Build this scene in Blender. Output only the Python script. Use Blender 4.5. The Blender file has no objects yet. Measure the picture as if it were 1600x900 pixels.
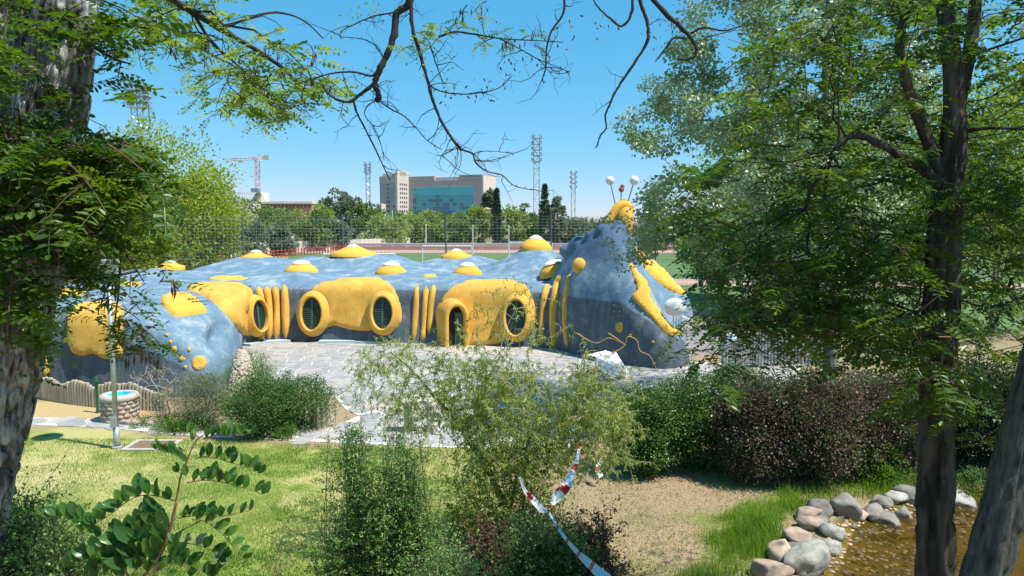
import bpy, math, random
import numpy as np
from mathutils import Vector, Matrix
from mathutils.geometry import delaunay_2d_cdt
from mathutils.bvhtree import BVHTree
rng = np.random.default_rng(7); random.seed(7)
SC = bpy.context.scene; COL = SC.collection

# ---------------------------------------------------------------- camera, sky, sun, exposure
FPX = 1150.0; CH = 5.5; PITCH = math.atan(105/FPX)
cd = bpy.data.cameras.new('camera'); cam = bpy.data.objects.new('camera', cd); COL.objects.link(cam)
cam.location = (0, 0, CH); cam.rotation_euler = (math.pi/2-PITCH, 0, 0)
cd.sensor_width = 36; cd.lens = 36*FPX/1600; cd.clip_start = .05; cd.clip_end = 9000
SC.camera = cam
TOSUN = Vector((.50, -.20, 1)).normalized()
w = bpy.data.worlds.new("World"); SC.world = w; w.use_nodes = True
nt = w.node_tree; bg = nt.nodes['Background']; sky = nt.nodes.new('ShaderNodeTexSky')
sky.sky_type = 'NISHITA'; sky.sun_disc = False
sky.sun_elevation = math.asin(TOSUN.z); sky.sun_rotation = math.atan2(TOSUN.x, TOSUN.y)
sky.altitude = 650; sky.air_density = 1.0; sky.dust_density = 0.0; sky.ozone_density = 6.0
# the camera's own rendering of a clear summer sky: one tone curve per channel for the whole dome
sp_c = nt.nodes.new('ShaderNodeSeparateColor'); cb_c = nt.nodes.new('ShaderNodeCombineColor'); nt.links.new(sky.outputs[0], sp_c.inputs[0])
for ch, (ex_, k_) in enumerate(((1.2, .79), (.55, .80), (.52, 1.0))):
    a_ = nt.nodes.new('ShaderNodeMath'); a_.operation = 'MULTIPLY'; a_.inputs[1].default_value = .1275
    b_ = nt.nodes.new('ShaderNodeMath'); b_.operation = 'POWER'; b_.inputs[1].default_value = ex_
    c_ = nt.nodes.new('ShaderNodeMath'); c_.operation = 'MULTIPLY'; c_.inputs[1].default_value = k_/.1275
    nt.links.new(sp_c.outputs[ch], a_.inputs[0]); nt.links.new(a_.outputs[0], b_.inputs[0]); nt.links.new(b_.outputs[0], c_.inputs[0]); nt.links.new(c_.outputs[0], cb_c.inputs[ch])
nt.links.new(cb_c.outputs[0], bg.inputs[0]); bg.inputs[1].default_value = .10
sl = bpy.data.lights.new('sun', 'SUN'); sl.energy = 5.0; sl.angle = math.radians(.5); sl.color = (1, .955, .88)
so = bpy.data.objects.new('sun', sl); COL.objects.link(so)
so.rotation_euler = (-TOSUN).to_track_quat('-Z', 'Y').to_euler()
SC.view_settings.view_transform = 'Standard'; SC.view_settings.look = 'None'
SC.view_settings.exposure = 0.48; SC.view_settings.gamma = 1.0
SC.render.engine = 'CYCLES'
SC.cycles.max_bounces = 6; SC.cycles.transparent_max_bounces = 8; SC.cycles.diffuse_bounces = 3
SC.cycles.caustics_reflective = False; SC.cycles.caustics_refractive = False

# ---------------------------------------------------------------- helpers
FW = np.array([0, math.cos(PITCH), -math.sin(PITCH)]); UP = np.array([0, math.sin(PITCH), math.cos(PITCH)]); RT = np.array([1., 0, 0])
CAM = np.array([0, 0, CH])
def ray(px, py): return FW + RT*((px-800)/FPX) + UP*((450-py)/FPX)
def G(px, py, z=0):                     # point on the level z
    d = ray(px, py); t = (z-CH)/d[2]; return CAM+d*t
def D(px, py, Y):                       # point at distance Y
    d = ray(px, py); return CAM+d*(Y/d[1])
def tag(o, label=None, cat=None, group=None, kind=None):
    if label: o['label'] = label
    if cat: o['category'] = cat
    if group: o['group'] = group
    if kind: o['kind'] = kind
    return o
def empty(name, loc=(0, 0, 0), label=None, cat=None, group=None):
    o = bpy.data.objects.new(name, None); COL.objects.link(o); o.location = loc; o.empty_display_size = .2
    return tag(o, label, cat, group)
class MB:
    def __init__(s): s.V = []; s.F = []; s.M = []; s.R = []; s.n = 0
    def add(s, V, F, m=0, r=None):
        V = np.asarray(V, float).reshape(-1, 3); F = np.asarray(F, int)
        if len(F) == 0: return s
        s.V.append(V); s.F.append(F+s.n); s.n += len(V)
        s.M.append(np.full(len(F), m) if np.isscalar(m) else np.asarray(m))
        s.R.append(np.full(len(F), rng.random()) if r is None else np.broadcast_to(np.asarray(r, float), (len(F),)))
        return s
    def mesh(s, name, mats, smooth=False):
        me = bpy.data.meshes.new(name)
        V = np.concatenate(s.V); me.vertices.add(len(V)); me.vertices.foreach_set('co', V.ravel())
        sizes = np.concatenate([np.full(len(f), f.shape[1]) for f in s.F])
        loops = np.concatenate([f.ravel() for f in s.F])
        me.loops.add(len(loops)); me.loops.foreach_set('vertex_index', loops)
        me.polygons.add(len(sizes)); st = np.zeros(len(sizes), int); st[1:] = np.cumsum(sizes)[:-1]
        me.polygons.foreach_set('loop_start', st); me.polygons.foreach_set('loop_total', sizes)
        me.polygons.foreach_set('material_index', np.concatenate(s.M))
        me.polygons.foreach_set('use_smooth', np.full(len(sizes), smooth))
        for m in (mats if isinstance(mats, (list, tuple)) else [mats]): me.materials.append(m)
        a = me.attributes.new('rnd', 'FLOAT', 'FACE'); a.data.foreach_set('value', np.concatenate(s.R))
        me.update(calc_edges=True)
        return me
    def build(s, name, mats, parent=None, smooth=False, kind=None):
        o = bpy.data.objects.new(name, s.mesh(name, mats, smooth)); COL.objects.link(o)
        if parent is not None:
            o.parent = parent
            o.matrix_parent_inverse = Matrix.Identity(4)
            chain = Vector((0, 0, 0)); p = parent
            while p is not None: chain += p.location; p = p.parent
            o.location = -chain
        if kind: o['kind'] = kind
        return o
BF = np.array([[0,3,2,1],[4,5,6,7],[0,1,5,4],[1,2,6,5],[2,3,7,6],[3,0,4,7]])
def box(c, s, rz=0, R=None):
    s = np.array(s)/2; v = np.array([[-1,-1,-1],[1,-1,-1],[1,1,-1],[-1,1,-1],[-1,-1,1],[1,-1,1],[1,1,1],[-1,1,1]])*s
    if R is not None: v = v@np.array(R).T
    elif rz: cc, ss = math.cos(rz), math.sin(rz); v = v@np.array([[cc, ss, 0], [-ss, cc, 0], [0, 0, 1]])
    return v+np.array(c), BF
def tube(P, r, n=6, cap=True, flat=None):
    P = np.asarray(P, float); k = len(P); r = np.broadcast_to(np.asarray(r, float), (k,))
    T = np.gradient(P, axis=0); T /= np.linalg.norm(T, axis=1, keepdims=True)+1e-9
    up = np.array([0, 0, 1.]) if abs(T[0][2]) < .9 else np.array([0, 1., 0])
    A = np.cross(T, up); A /= np.linalg.norm(A, axis=1, keepdims=True)+1e-9
    B = np.cross(T, A)
    th = np.arange(n)*2*math.pi/n
    V = P[:, None]+r[:, None, None]*(np.cos(th)[None, :, None]*A[:, None]+np.sin(th)[None, :, None]*B[:, None])
    V = V.reshape(-1, 3)
    i = np.arange(k-1)[:, None]*n; j = np.arange(n)[None]; j2 = (j+1) % n
    F = np.stack([i+j, i+j2, i+n+j2, i+n+j], -1).reshape(-1, 4)
    if cap:
        V = np.concatenate([V, P[:1], P[-1:]]); a = len(V)-2; jj = np.arange(n); z = (k-1)*n
        F = np.concatenate([F, np.stack([np.full(n, a), (jj+1) % n, jj, jj], -1)[:, [0, 1, 2, 2]]]) if False else F
        C = np.concatenate([np.stack([np.full(n, a), (jj+1) % n, jj], -1), np.stack([np.full(n, a+1), z+jj, z+(jj+1) % n], -1)])
        return V, F, C
    return V, F
def addtube(mb, P, r, n=6, m=0, rr=None):
    V, F, C = tube(P, r, n); b = mb.n; mb.add(V, F, m, rr)
    mb.F.append(C+b); mb.M.append(np.full(len(C), m)); mb.R.append(np.full(len(C), .5 if rr is None else rr))
def lathe(prof, n=24, c=(0, 0, 0), sx=1, sy=1, rz=0):
    prof = np.array(prof, float); th = np.arange(n)*2*math.pi/n; k = len(prof)
    V = np.stack([prof[:, 0, None]*np.cos(th)*sx, prof[:, 0, None]*np.sin(th)*sy, np.repeat(prof[:, 1, None], n, 1)], -1).reshape(-1, 3)
    if rz: cc, ss = math.cos(rz), math.sin(rz); V = V@np.array([[cc, ss, 0], [-ss, cc, 0], [0, 0, 1]])
    i = np.arange(k-1)[:, None]*n; j = np.arange(n)[None]; j2 = (j+1) % n
    F = np.stack([i+j, i+j2, i+n+j2, i+n+j], -1).reshape(-1, 4)
    return V+np.array(c), F
def sphere(c, r, n=12, m=8, sq=(1, 1, 1)):
    a = np.linspace(-math.pi/2, math.pi/2, m+1); V, F = lathe(np.stack([np.cos(a)*r, np.sin(a)*r], -1), n)
    return V*np.array(sq)+np.array(c), F
def smooth_poly(P, n=6, closed=True):          # Catmull-Rom
    P = np.asarray(P, float); k = len(P); out = []
    rng_ = range(k) if closed else range(k-1)
    for i in rng_:
        if closed: a, b, c, d = P[(i-1) % k], P[i], P[(i+1) % k], P[(i+2) % k]
        else: a, b, c, d = P[max(i-1, 0)], P[i], P[i+1], P[min(i+2, k-1)]
        for t in np.arange(n)/n:
            out.append(.5*((2*b)+(c-a)*t+(2*a-5*b+4*c-d)*t*t+(3*b-a-3*c+d)*t**3))
    if not closed: out.append(P[-1])
    return np.array(out)
def inpoly(P, x, y):
    x = np.asarray(x, float); y = np.asarray(y, float); c = np.zeros(x.shape, bool); n = len(P)
    for i in range(n):
        x1, y1 = P[i][:2]; x2, y2 = P[(i+1) % n][:2]
        if y1 == y2: continue
        c ^= ((y1 > y) != (y2 > y)) & (x < (x2-x1)*(y-y1)/(y2-y1)+x1)
    return c
def polydist(P, x, y):
    d = np.full(np.shape(x), 1e9); n = len(P)
    for i in range(n):
        a = np.array(P[i][:2], float); b = np.array(P[(i+1) % n][:2], float); ab = b-a; L = ab@ab+1e-12
        t = np.clip(((x-a[0])*ab[0]+(y-a[1])*ab[1])/L, 0, 1)
        d = np.minimum(d, np.hypot(x-a[0]-t*ab[0], y-a[1]-t*ab[1]))
    return d
_g = np.random.default_rng(3).random((32, 32, 32))
def vnoise(P, s=1.0):
    P = np.asarray(P, float)*s+100; i = np.floor(P).astype(int); f = P-i; f = f*f*(3-2*f); r = 0
    for dx in (0, 1):
        for dy in (0, 1):
            for dz in (0, 1):
                wgt = (f[..., 0] if dx else 1-f[..., 0])*(f[..., 1] if dy else 1-f[..., 1])*(f[..., 2] if dz else 1-f[..., 2])
                r = r+wgt*_g[(i[..., 0]+dx) % 32, (i[..., 1]+dy) % 32, (i[..., 2]+dz) % 32]
    return r
def sstep(a, b, x): t = np.clip((x-a)/(b-a), 0, 1); return t*t*(3-2*t)
def unit(v): v = np.asarray(v, float); return v/(np.linalg.norm(v, axis=-1, keepdims=True)+1e-9)

# ---------------------------------------------------------------- materials
def newmat(name):
    m = bpy.data.materials.new(name); m.use_nodes = True; n = m.node_tree
    return m, n, n.nodes['Principled BSDF']
def nd(n, t, **k):
    x = n.nodes.new(t)
    for a, b in k.items():
        if a in x.inputs.keys(): x.inputs[a].default_value = b
        else: setattr(x, a, b)
    return x
def ramp(n, src, stops):
    r = n.nodes.new('ShaderNodeValToRGB'); e = r.color_ramp.elements
    while len(e) < len(stops): e.new(.5)
    for q, (p, c) in zip(e, stops): q.position = p; q.color = (*c, 1) if len(c) == 3 else c
    n.links.new(src, r.inputs[0]); return r
def M(name, c1, c2=None, scale=3, rough=.85, bump=0, bscale=None, detail=6, spec=.3, metal=0, lo=.35, hi=.65, c3=None, s3=.7, stretch=None, bdist=.02, rndcol=0):
    m, n, b = newmat(name); L = n.links
    geo = n.nodes.new('ShaderNodeNewGeometry'); src = geo.outputs['Position']
    if stretch:
        mp = n.nodes.new('ShaderNodeMapping'); mp.inputs['Scale'].default_value = stretch; L.new(src, mp.inputs[0]); src = mp.outputs[0]
    c2 = c2 or c1
    nz = nd(n, 'ShaderNodeTexNoise', Scale=scale, Detail=detail, Roughness=.6); L.new(src, nz.inputs[0])
    r = ramp(n, nz.outputs[0], [(lo, c1), (hi, c2)]); col = r.outputs[0]
    if c3:
        n3 = nd(n, 'ShaderNodeTexNoise', Scale=s3, Detail=5, Roughness=.65); L.new(src, n3.inputs[0])
        f = ramp(n, n3.outputs[0], [(.5, (0, 0, 0)), (.66, (1, 1, 1))])
        mx = nd(n, 'ShaderNodeMix', data_type='RGBA'); L.new(f.outputs[0], mx.inputs[0]); L.new(col, mx.inputs[6]); mx.inputs[7].default_value = (*c3, 1); col = mx.outputs[2]
    if rndcol:
        at = nd(n, 'ShaderNodeObjectInfo'); hs = nd(n, 'ShaderNodeHueSaturation')
        mr = nd(n, 'ShaderNodeMapRange'); mr.inputs[3].default_value = 1-rndcol; mr.inputs[4].default_value = 1+rndcol
        L.new(at.outputs['Random'], mr.inputs[0]); L.new(mr.outputs[0], hs.inputs['Value']); L.new(col, hs.inputs['Color']); col = hs.outputs[0]
    L.new(col, b.inputs['Base Color'])
    b.inputs['Roughness'].default_value = rough; b.inputs['Specular IOR Level'].default_value = spec; b.inputs['Metallic'].default_value = metal
    if bump:
        nb = nd(n, 'ShaderNodeTexNoise', Scale=bscale or scale*6, Detail=8, Roughness=.65); L.new(src, nb.inputs[0])
        bp = nd(n, 'ShaderNodeBump', Strength=bump, Distance=bdist); L.new(nb.outputs[0], bp.inputs['Height']); L.new(bp.outputs[0], b.inputs['Normal'])
    return m
def leafmat(name, cs, trans=.35, rough=.5, spec=.3, back=None):
    m, n, b = newmat(name); L = n.links
    at = nd(n, 'ShaderNodeAttribute'); at.attribute_name = 'rnd'
    r = ramp(n, at.outputs['Fac'], [(i/(max(len(cs)-1, 1)), c) for i, c in enumerate(cs)])
    col = r.outputs[0]
    L.new(col, b.inputs['Base Color']); b.inputs['Roughness'].default_value = rough; b.inputs['Specular IOR Level'].default_value = spec
    tr = n.nodes.new('ShaderNodeBsdfTranslucent'); hs = nd(n, 'ShaderNodeHueSaturation'); hs.inputs['Value'].default_value = 1.9; hs.inputs['Saturation'].default_value = 1.15; hs.inputs['Hue'].default_value = .485
    L.new(col, hs.inputs['Color']); L.new(hs.outputs[0], tr.inputs[0])
    mx = n.nodes.new('ShaderNodeMixShader'); mx.inputs[0].default_value = trans
    L.new(b.outputs[0], mx.inputs[1]); L.new(tr.outputs[0], mx.inputs[2]); L.new(mx.outputs[0], n.nodes['Material Output'].inputs[0])
    return m
def stained(name, ca, cb, stain, dirt, bs=22):
    m, n, b = newmat(name); L = n.links; geo = n.nodes.new('ShaderNodeNewGeometry'); P = geo.outputs['Position']
    def noise(sc, det=8, ro=.65, mp=None, dist=0):
        q = nd(n, 'ShaderNodeTexNoise', Scale=sc, Detail=det, Roughness=ro, Distortion=dist)
        if mp: mm = nd(n, 'ShaderNodeMapping'); mm.inputs['Scale'].default_value = mp; L.new(P, mm.inputs[0]); L.new(mm.outputs[0], q.inputs[0])
        else: L.new(P, q.inputs[0])
        return q.outputs[0]
    def mix(f, a, bcol):
        x = nd(n, 'ShaderNodeMix', data_type='RGBA'); L.new(f, x.inputs[0]); L.new(a, x.inputs[6]); x.inputs[7].default_value = (*bcol, 1); return x.outputs[2]
    c = ramp(n, noise(1.7, 9, .7), [(.32, ca), (.66, cb)]).outputs[0]
    c = mix(ramp(n, noise(1.0, 8, .7, (3, 3, .55), .6), [(.50, (0, 0, 0)), (.74, (.75, .75, .75))]).outputs[0], c, stain)
    c = mix(ramp(n, noise(9, 8, .8), [(.56, (0, 0, 0)), (.72, (.6, .6, .6))]).outputs[0], c, dirt)
    vo = nd(n, 'ShaderNodeTexVoronoi', Scale=1.1, feature='DISTANCE_TO_EDGE'); nm = nd(n, 'ShaderNodeVectorMath', operation='ADD'); ns2 = nd(n, 'ShaderNodeTexNoise', Scale=2.5, Detail=5); L.new(P, ns2.inputs[0]); L.new(P, nm.inputs[0]); L.new(ns2.outputs['Color'], nm.inputs[1]); L.new(nm.outputs[0], vo.inputs[0])
    c = mix(ramp(n, vo.outputs[0], [(0.0, (.55, .55, .55)), (.012, (0, 0, 0))]).outputs[0], c, tuple(v*.35 for v in dirt))
    L.new(c, b.inputs['Base Color']); b.inputs['Roughness'].default_value = .9; b.inputs['Specular IOR Level'].default_value = .15
    bp = nd(n, 'ShaderNodeBump', Strength=.75, Distance=.05); L.new(noise(bs, 9, .75), bp.inputs['Height']); L.new(bp.outputs[0], b.inputs['Normal'])
    return m
m_yellow = stained('yellow_render', (.68, .36, .05), (.82, .485, .11), (.50, .30, .08), (.58, .45, .24))
m_yellow2 = stained('yellow_cap', (.76, .40, .05), (.86, .49, .085), (.66, .38, .08), (.74, .60, .32))
m_white = M('white_paint', (.78, .77, .74), (.7, .69, .66), 3, .7)
m_iron = M('grey_steel', (.22, .25, .28), (.3, .33, .35), 3, .5, metal=.3)
m_galv = M('galvanised', (.38, .42, .44), (.5, .54, .55), 8, .45, metal=.5)
m_darkgreen = M('dark_green_shutter', (.05, .095, .08), (.07, .12, .10), 5, .45)
m_dark = M('dark_interior', (.02, .02, .018), (.03, .028, .025), 4, .9)
m_red = M('red_paint', (.55, .06, .04), (.42, .07, .05), 3, .6)
m_concrete = M('concrete', (.42, .38, .32), (.52, .48, .41), 4, .9, .4, 40)
m_log = M('concrete_log', (.40, .33, .23), (.50, .43, .32), 9, .9, .5, 30, stretch=(1, 1, .25), c3=(.30, .25, .19), s3=1.5, rndcol=.14)
m_stone = M('river_boulder', (.17, .155, .135), (.30, .27, .23), 5, .85, .7, 18, c3=(.22, .2, .18), s3=2.2, rndcol=.2)
m_stone_p = M('pink_boulder', (.33, .235, .18), (.46, .35, .27), 5, .85, .7, 18, c3=(.34, .24, .2), s3=2.2, rndcol=.15)
m_stone_w = M('pale_boulder', (.33, .32, .28), (.50, .48, .42), 9, .85, 1, 40, c3=(.36, .35, .3), s3=4, rndcol=.1)
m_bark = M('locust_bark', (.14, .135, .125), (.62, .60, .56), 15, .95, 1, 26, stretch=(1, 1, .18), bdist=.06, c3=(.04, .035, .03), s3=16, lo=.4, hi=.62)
m_bark2 = M('dark_shaded_bark', (.045, .038, .03), (.15, .13, .105), 9, .95, 1, 16, stretch=(1, 1, .2), bdist=.07, c3=(.022, .02, .017), s3=8)  # canopy shade on the right trunk put into the bark colour
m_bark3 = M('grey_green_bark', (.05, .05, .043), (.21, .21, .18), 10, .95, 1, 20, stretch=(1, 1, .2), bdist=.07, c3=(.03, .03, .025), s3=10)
m_twig = M('dark_twig', (.035, .03, .025), (.06, .05, .04), 9, .9, .6, 40)
m_stemr = M('reddish_stem', (.22, .11, .06), (.28, .15, .08), 9, .7)
m_orange = M('orange_twig', (.55, .33, .09), (.45, .25, .07), 9, .7)
m_bare = M('pale_bare_twig', (.32, .27, .22), (.42, .36, .3), 9, .85)
# ================================================================ GROUND
POND = [G(*p)[:2] for p in [(1255,905),(1290,850),(1308,810),(1345,790),(1400,784),(1440,768),(1500,758),(1700,750),(1900,800),(1900,1000),(1255,1000)]]
PATH = [G(*p)[:2] for p in [(-200,676),(40,664),(160,668),(300,682),(480,690),(700,700),(900,700),(900,640),(700,650),(640,640),(560,650),(520,668),(480,672),(400,672),(300,664),(160,655),(40,652),(-200,655)]]
PLAZA = [G(*p)[:2] for p in [(372,545),(405,536),(560,534),(700,536),(900,545),(1060,566),(1250,570),(1250,600),(1100,640),(900,660),(720,668),(700,652),(640,641),(560,650),(540,640),(524,622),(420,600),(378,580)]]
LAWN = [G(*p)[:2] for p in [(-400,668),(60,668),(160,671),(300,686),(480,694),(640,703),(760,705),(760,760),(740,1000),(700,1500),(-400,1500)]]
SAND = [G(*p)[:2] for p in [(-400,655),(160,658),(230,658),(216,640),(90,625),(-100,612),(-400,612)]]
LONG = [G(*p)[:2] for p in [(1060,910),(1080,860),(1110,810),(1160,790),(1230,772),(1262,790),(1240,830),(1205,860),(1180,910),(1150,1000),(1040,1000)]]
def zground(x, y):
    z = np.clip((9.6-y)*.33, 0, 3.1)*sstep(10.5, 8.0, y)
    ins = inpoly(POND, x, y); d = polydist(POND, x, y)
    z = np.where(ins, -.40*sstep(0, .9, d)+(z*0), z*1.0)
    z = z+np.where(ins, 0, .05*(vnoise(np.stack([x, y, x*0], -1), .8)-.5)*sstep(.2, 1.5, d)*sstep(14, 11, y))
    return z
fx = np.arange(-16, 15.01, .13); fy = np.arange(1, 26.01, .13)
cx = np.array([20, 26, 34, 45, 60, 80, 110, 160, 250, 400, 700, 1200, 2500, 4500.])
xs = np.concatenate([-cx[::-1]-1, fx, cx]); ys = np.concatenate([[-60, -30, -12, -5, -1.], fy, [30, 36, 44, 55, 75, 100, 140, 200, 300, 450, 700, 1100, 1800, 3000, 6000.]])
X, Yg = np.meshgrid(xs, ys); Z = zground(X, Yg)
V = np.stack([X, Yg, Z], -1).reshape(-1, 3); nx = len(xs); ny = len(ys)
i = np.arange(ny-1)[:, None]*nx; j = np.arange(nx-1)[None]
F = np.stack([i+j, i+j+1, i+nx+j+1, i+nx+j], -1).reshape(-1, 4)
def zone(x, y):
    P = np.stack([x, y, x*0], -1); wob = (vnoise(P, 1.1)-.5)*.7+(vnoise(P, 3.7)-.5)*.3
    sd = lambda Q: np.where(inpoly(Q, x, y), 1, -1)*polydist(Q, x, y)+wob
    C = np.zeros(x.shape+(3,)); C[:] = (.37, .275, .175)                  # bare earth with litter
    far = sstep(24, 30, y)[..., None]; C = C*(1-far)+far*np.array((.30, .25, .15))
    g = vnoise(P, .55)*.6+vnoise(P, 2.1)*.4
    lawn = np.array((.25, .30, .07))[None]*(1-sstep(.42, .62, g))[..., None]+np.array((.46, .42, .18))*sstep(.42, .62, g)[..., None]
    dry = np.exp(-(((x+10.2)/2.6)**2+((y-15.2)/1.3)**2))[..., None]
    lawn = lawn*(1-.8*dry)+np.array((.55, .46, .25))*.8*dry
    m = sstep(-.25, .25, sd(LAWN))[..., None]; C = C*(1-m)+lawn*m
    m = sstep(-.15, .15, sd(SAND))[..., None]; C = C*(1-m)+np.array((.50, .38, .19))*m
    gr = sstep(.55, .7, vnoise(P+9, .9))*(y < 15)*(x > -1)
    C = C*(1-.5*gr[..., None])+.5*gr[..., None]*np.array((.2, .23, .06))
    m = sstep(-.2, .25, sd(LONG))[..., None]; C = C*(1-m)+np.array((.20, .23, .06))*m
    ins = inpoly(POND, x, y); m = (ins*sstep(0, .15, polydist(POND, x, y)))[..., None]; C = C*(1-m)+np.array((.22, .14, .03))*m
    m = sstep(.55, .7, vnoise(P, 1.6))*ins*.7; C = C*(1-m[..., None])+np.array((.10, .09, .015))*m[..., None]
    return C
mg, n_, b_ = newmat('ground_soil'); L_ = n_.links
at = nd(n_, 'ShaderNodeAttribute'); at.attribute_name = 'soil'
geo = n_.nodes.new('ShaderNodeNewGeometry')
nz = nd(n_, 'ShaderNodeTexNoise', Scale=28.0, Detail=8, Roughness=.7); L_.new(geo.outputs['Position'], nz.inputs[0])
rr = ramp(n_, nz.outputs[0], [(.35, (.55, .55, .5)), (.65, (1.35, 1.33, 1.3))])
mx = nd(n_, 'ShaderNodeMix', data_type='RGBA', blend_type='MULTIPLY'); mx.inputs[0].default_value = 1
L_.new(at.outputs['Color'], mx.inputs[6]); L_.new(rr.outputs[0], mx.inputs[7]); L_.new(mx.outputs[2], b_.inputs['Base Color'])
b_.inputs['Roughness'].default_value = .95; b_.inputs['Specular IOR Level'].default_value = .1
bp = nd(n_, 'ShaderNodeBump', Strength=.8, Distance=.04); L_.new(nz.outputs[0], bp.inputs['Height']); L_.new(bp.outputs[0], b_.inputs['Normal'])
gm = MB().add(V, F); ground = gm.build('ground', mg, kind='structure', smooth=True)
ca = ground.data.color_attributes.new('soil', 'FLOAT_COLOR', 'POINT')
cc = np.ones((len(V), 4)); cc[:, :3] = zone(V[:, 0], V[:, 1]); ca.data.foreach_set('color', cc.ravel())

# water
mw, n_, b_ = newmat('pond_water'); b_.inputs['Base Color'].default_value = (.85, .62, .16, 1); b_.inputs['Roughness'].default_value = .04
b_.inputs['Transmission Weight'].default_value = 0; b_.inputs['Alpha'].default_value = .5; b_.inputs['Base Color'].default_value = (.10, .06, .008, 1)
b_.inputs['Specular IOR Level'].default_value = .9; b_.inputs['IOR'].default_value = 1.65
geo = n_.nodes.new('ShaderNodeNewGeometry'); nz = nd(n_, 'ShaderNodeTexNoise', Scale=5.0, Detail=3); n_.links.new(geo.outputs['Position'], nz.inputs[0])
bp = nd(n_, 'ShaderNodeBump', Strength=.12, Distance=.02); n_.links.new(nz.outputs[0], bp.inputs['Height']); n_.links.new(bp.outputs[0], b_.inputs['Normal'])
wp = np.array([(p[0], p[1], -.11) for p in POND])
vs, ed, fs, *_ = delaunay_2d_cdt([Vector(p[:2]) for p in wp], [], [list(range(len(wp)))], 1, 1e-5)
MB().add([(v.x, v.y, -.11) for v in vs], [list(f) for f in fs]).build('pond_water', mw, kind='structure')

# flagstones
m_mortar = M('pale_mortar', (.56, .53, .47), (.66, .63, .56), 6, .95, .4, 60)
m_flag = [M('slate_flag', (.27, .265, .265), (.38, .37, .36), 3, .8, .4, 30, rndcol=.13), M('mauve_flag', (.34, .315, .295), (.43, .40, .37), 3, .8, .4, 30, rndcol=.12), M('pink_flag', (.43, .36, .31), (.49, .42, .36), 3, .8, .4, 30, rndcol=.1)]
def clip(P, a, b, c):     # keep a*x+b*y<=c
    out = []
    for k in range(len(P)):
        p, q = P[k], P[(k+1) % len(P)]; dp = a*p[0]+b*p[1]-c; dq = a*q[0]+b*q[1]-c
        if dp <= 0: out.append(p)
        if dp*dq < 0: t = dp/(dp-dq); out.append((p[0]+(q[0]-p[0])*t, p[1]+(q[1]-p[1])*t))
    return out
def paving(name, poly, size, z0, nmax, pinkf):
    poly = np.array(poly)
    vs, ed, fs, *_ = delaunay_2d_cdt([Vector(p) for p in poly], [], [list(range(len(poly)))], 1, 1e-5)
    st = MB().add([(v.x, v.y, z0) for v in vs], [list(f) for f in fs]).build(name, m_mortar, kind='structure')
    x0, y0 = poly.min(0)-1; x1, y1 = poly.max(0)+1; seeds = []
    gx = np.arange(x0, x1, size); gy = np.arange(y0, y1, size*.8)
    S = np.array([(a+rng.uniform(-.42, .42)*size, b+rng.uniform(-.42, .42)*size*.8) for a in gx for b in gy])
    ok = inpoly(poly, S[:, 0], S[:, 1]) & (polydist(poly, S[:, 0], S[:, 1]) > size*.06)
    cells = []
    for s in S[ok]:
        d = ((S-s)**2).sum(1); idx = np.argsort(d)[1:18]
        P = [(s[0]-size, s[1]-size), (s[0]+size, s[1]-size), (s[0]+size, s[1]+size), (s[0]-size, s[1]+size)]
        for k in idx:
            o = S[k]; v = o-s; l = np.linalg.norm(v); u = v/l; P = clip(P, u[0], u[1], u@((o+s)/2)-.022)
        if len(P) >= 3: cells.append((s, P))
    cells.sort(key=lambda c: c[0][1]+abs(c[0][0])*.2)
    rest = MB()
    for k, (s, P) in enumerate(cells):
        n = len(P); h = z0+.012+rng.random()*.008; P = np.array(P)
        Q = (P-s)*.93+s
        V = np.concatenate([np.c_[P, np.full(n, z0-.01)], np.c_[P, np.full(n, h-.006)], np.c_[Q, np.full(n, h)]])
        tilt = rng.normal(0, .006, 2); V[n:, 2] += (V[n:, :2]-s)@tilt
        ii = np.arange(n); i2 = (ii+1) % n
        F4 = np.concatenate([np.stack([ii, i2, i2+n, ii+n], -1), np.stack([ii+n, i2+n, i2+2*n, ii+2*n], -1)])
        mi = 2 if (pinkf(s) and rng.random() < .8) else (0 if rng.random() < .62 else 1)
        if k < nmax:
            m = MB(); m.add(V, F4); m.add(V[2*n:], [list(range(n))])
            m.build('flagstone', m_flag[mi], st)
        else:
            rest.add(V, F4, mi); rest.add(V[2*n:], [list(range(n))], mi)
    if rest.n: rest.build('far_flagstones', m_flag, st, kind='stuff')
paving('footpath', PATH, .62, .008, 120, lambda s: False)
paving('plaza', PLAZA, .66, .016, 290, lambda s: (abs(s[1]-(21.5+.1*s[0])) < .5) or (s[1] > 30 and s[0] > -3))

# ================================================================ SLUG BUILDING
FR = [((10,596),1.9,1.2),((60,603),2.25,1.0),((110,606),2.35,.9),((170,611),2.4,.9),((240,616),2.2,1.1),((290,618),1.7,1.8),((330,616),1.2,2.2),((362,600),.7,2.0),((377,575),.8,1.8),
      ((374,556),1.3,1.5),((372,545),2.1,1.0),((392,537),2.45,.7),((430,533),2.5,.6),((500,533),2.5,.6),((580,535),2.5,.6),((660,536),2.5,.6),((740,538),2.5,.6),((820,541),2.5,.6),((890,546),2.5,.8),((950,556),2.5,1.0),((1000,560),2.2,1.2)]
BK = [(-25,30),(-22.5,32.5),(-20.8,34.5),(-19.4,37),(-18.3,39.5),(-17.4,42),(-16.6,44),(-15.8,45.5),(-15.2,46),(-14.7,46.3),(-14.1,46.5),(-13.1,46.5),(-11.6,46.3),(-9.0,46),(-6.2,45.6),(-3.6,45.2),(-1,44.6),(1.6,43.8),(4,42),(6,40),(7.5,38)]
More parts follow.
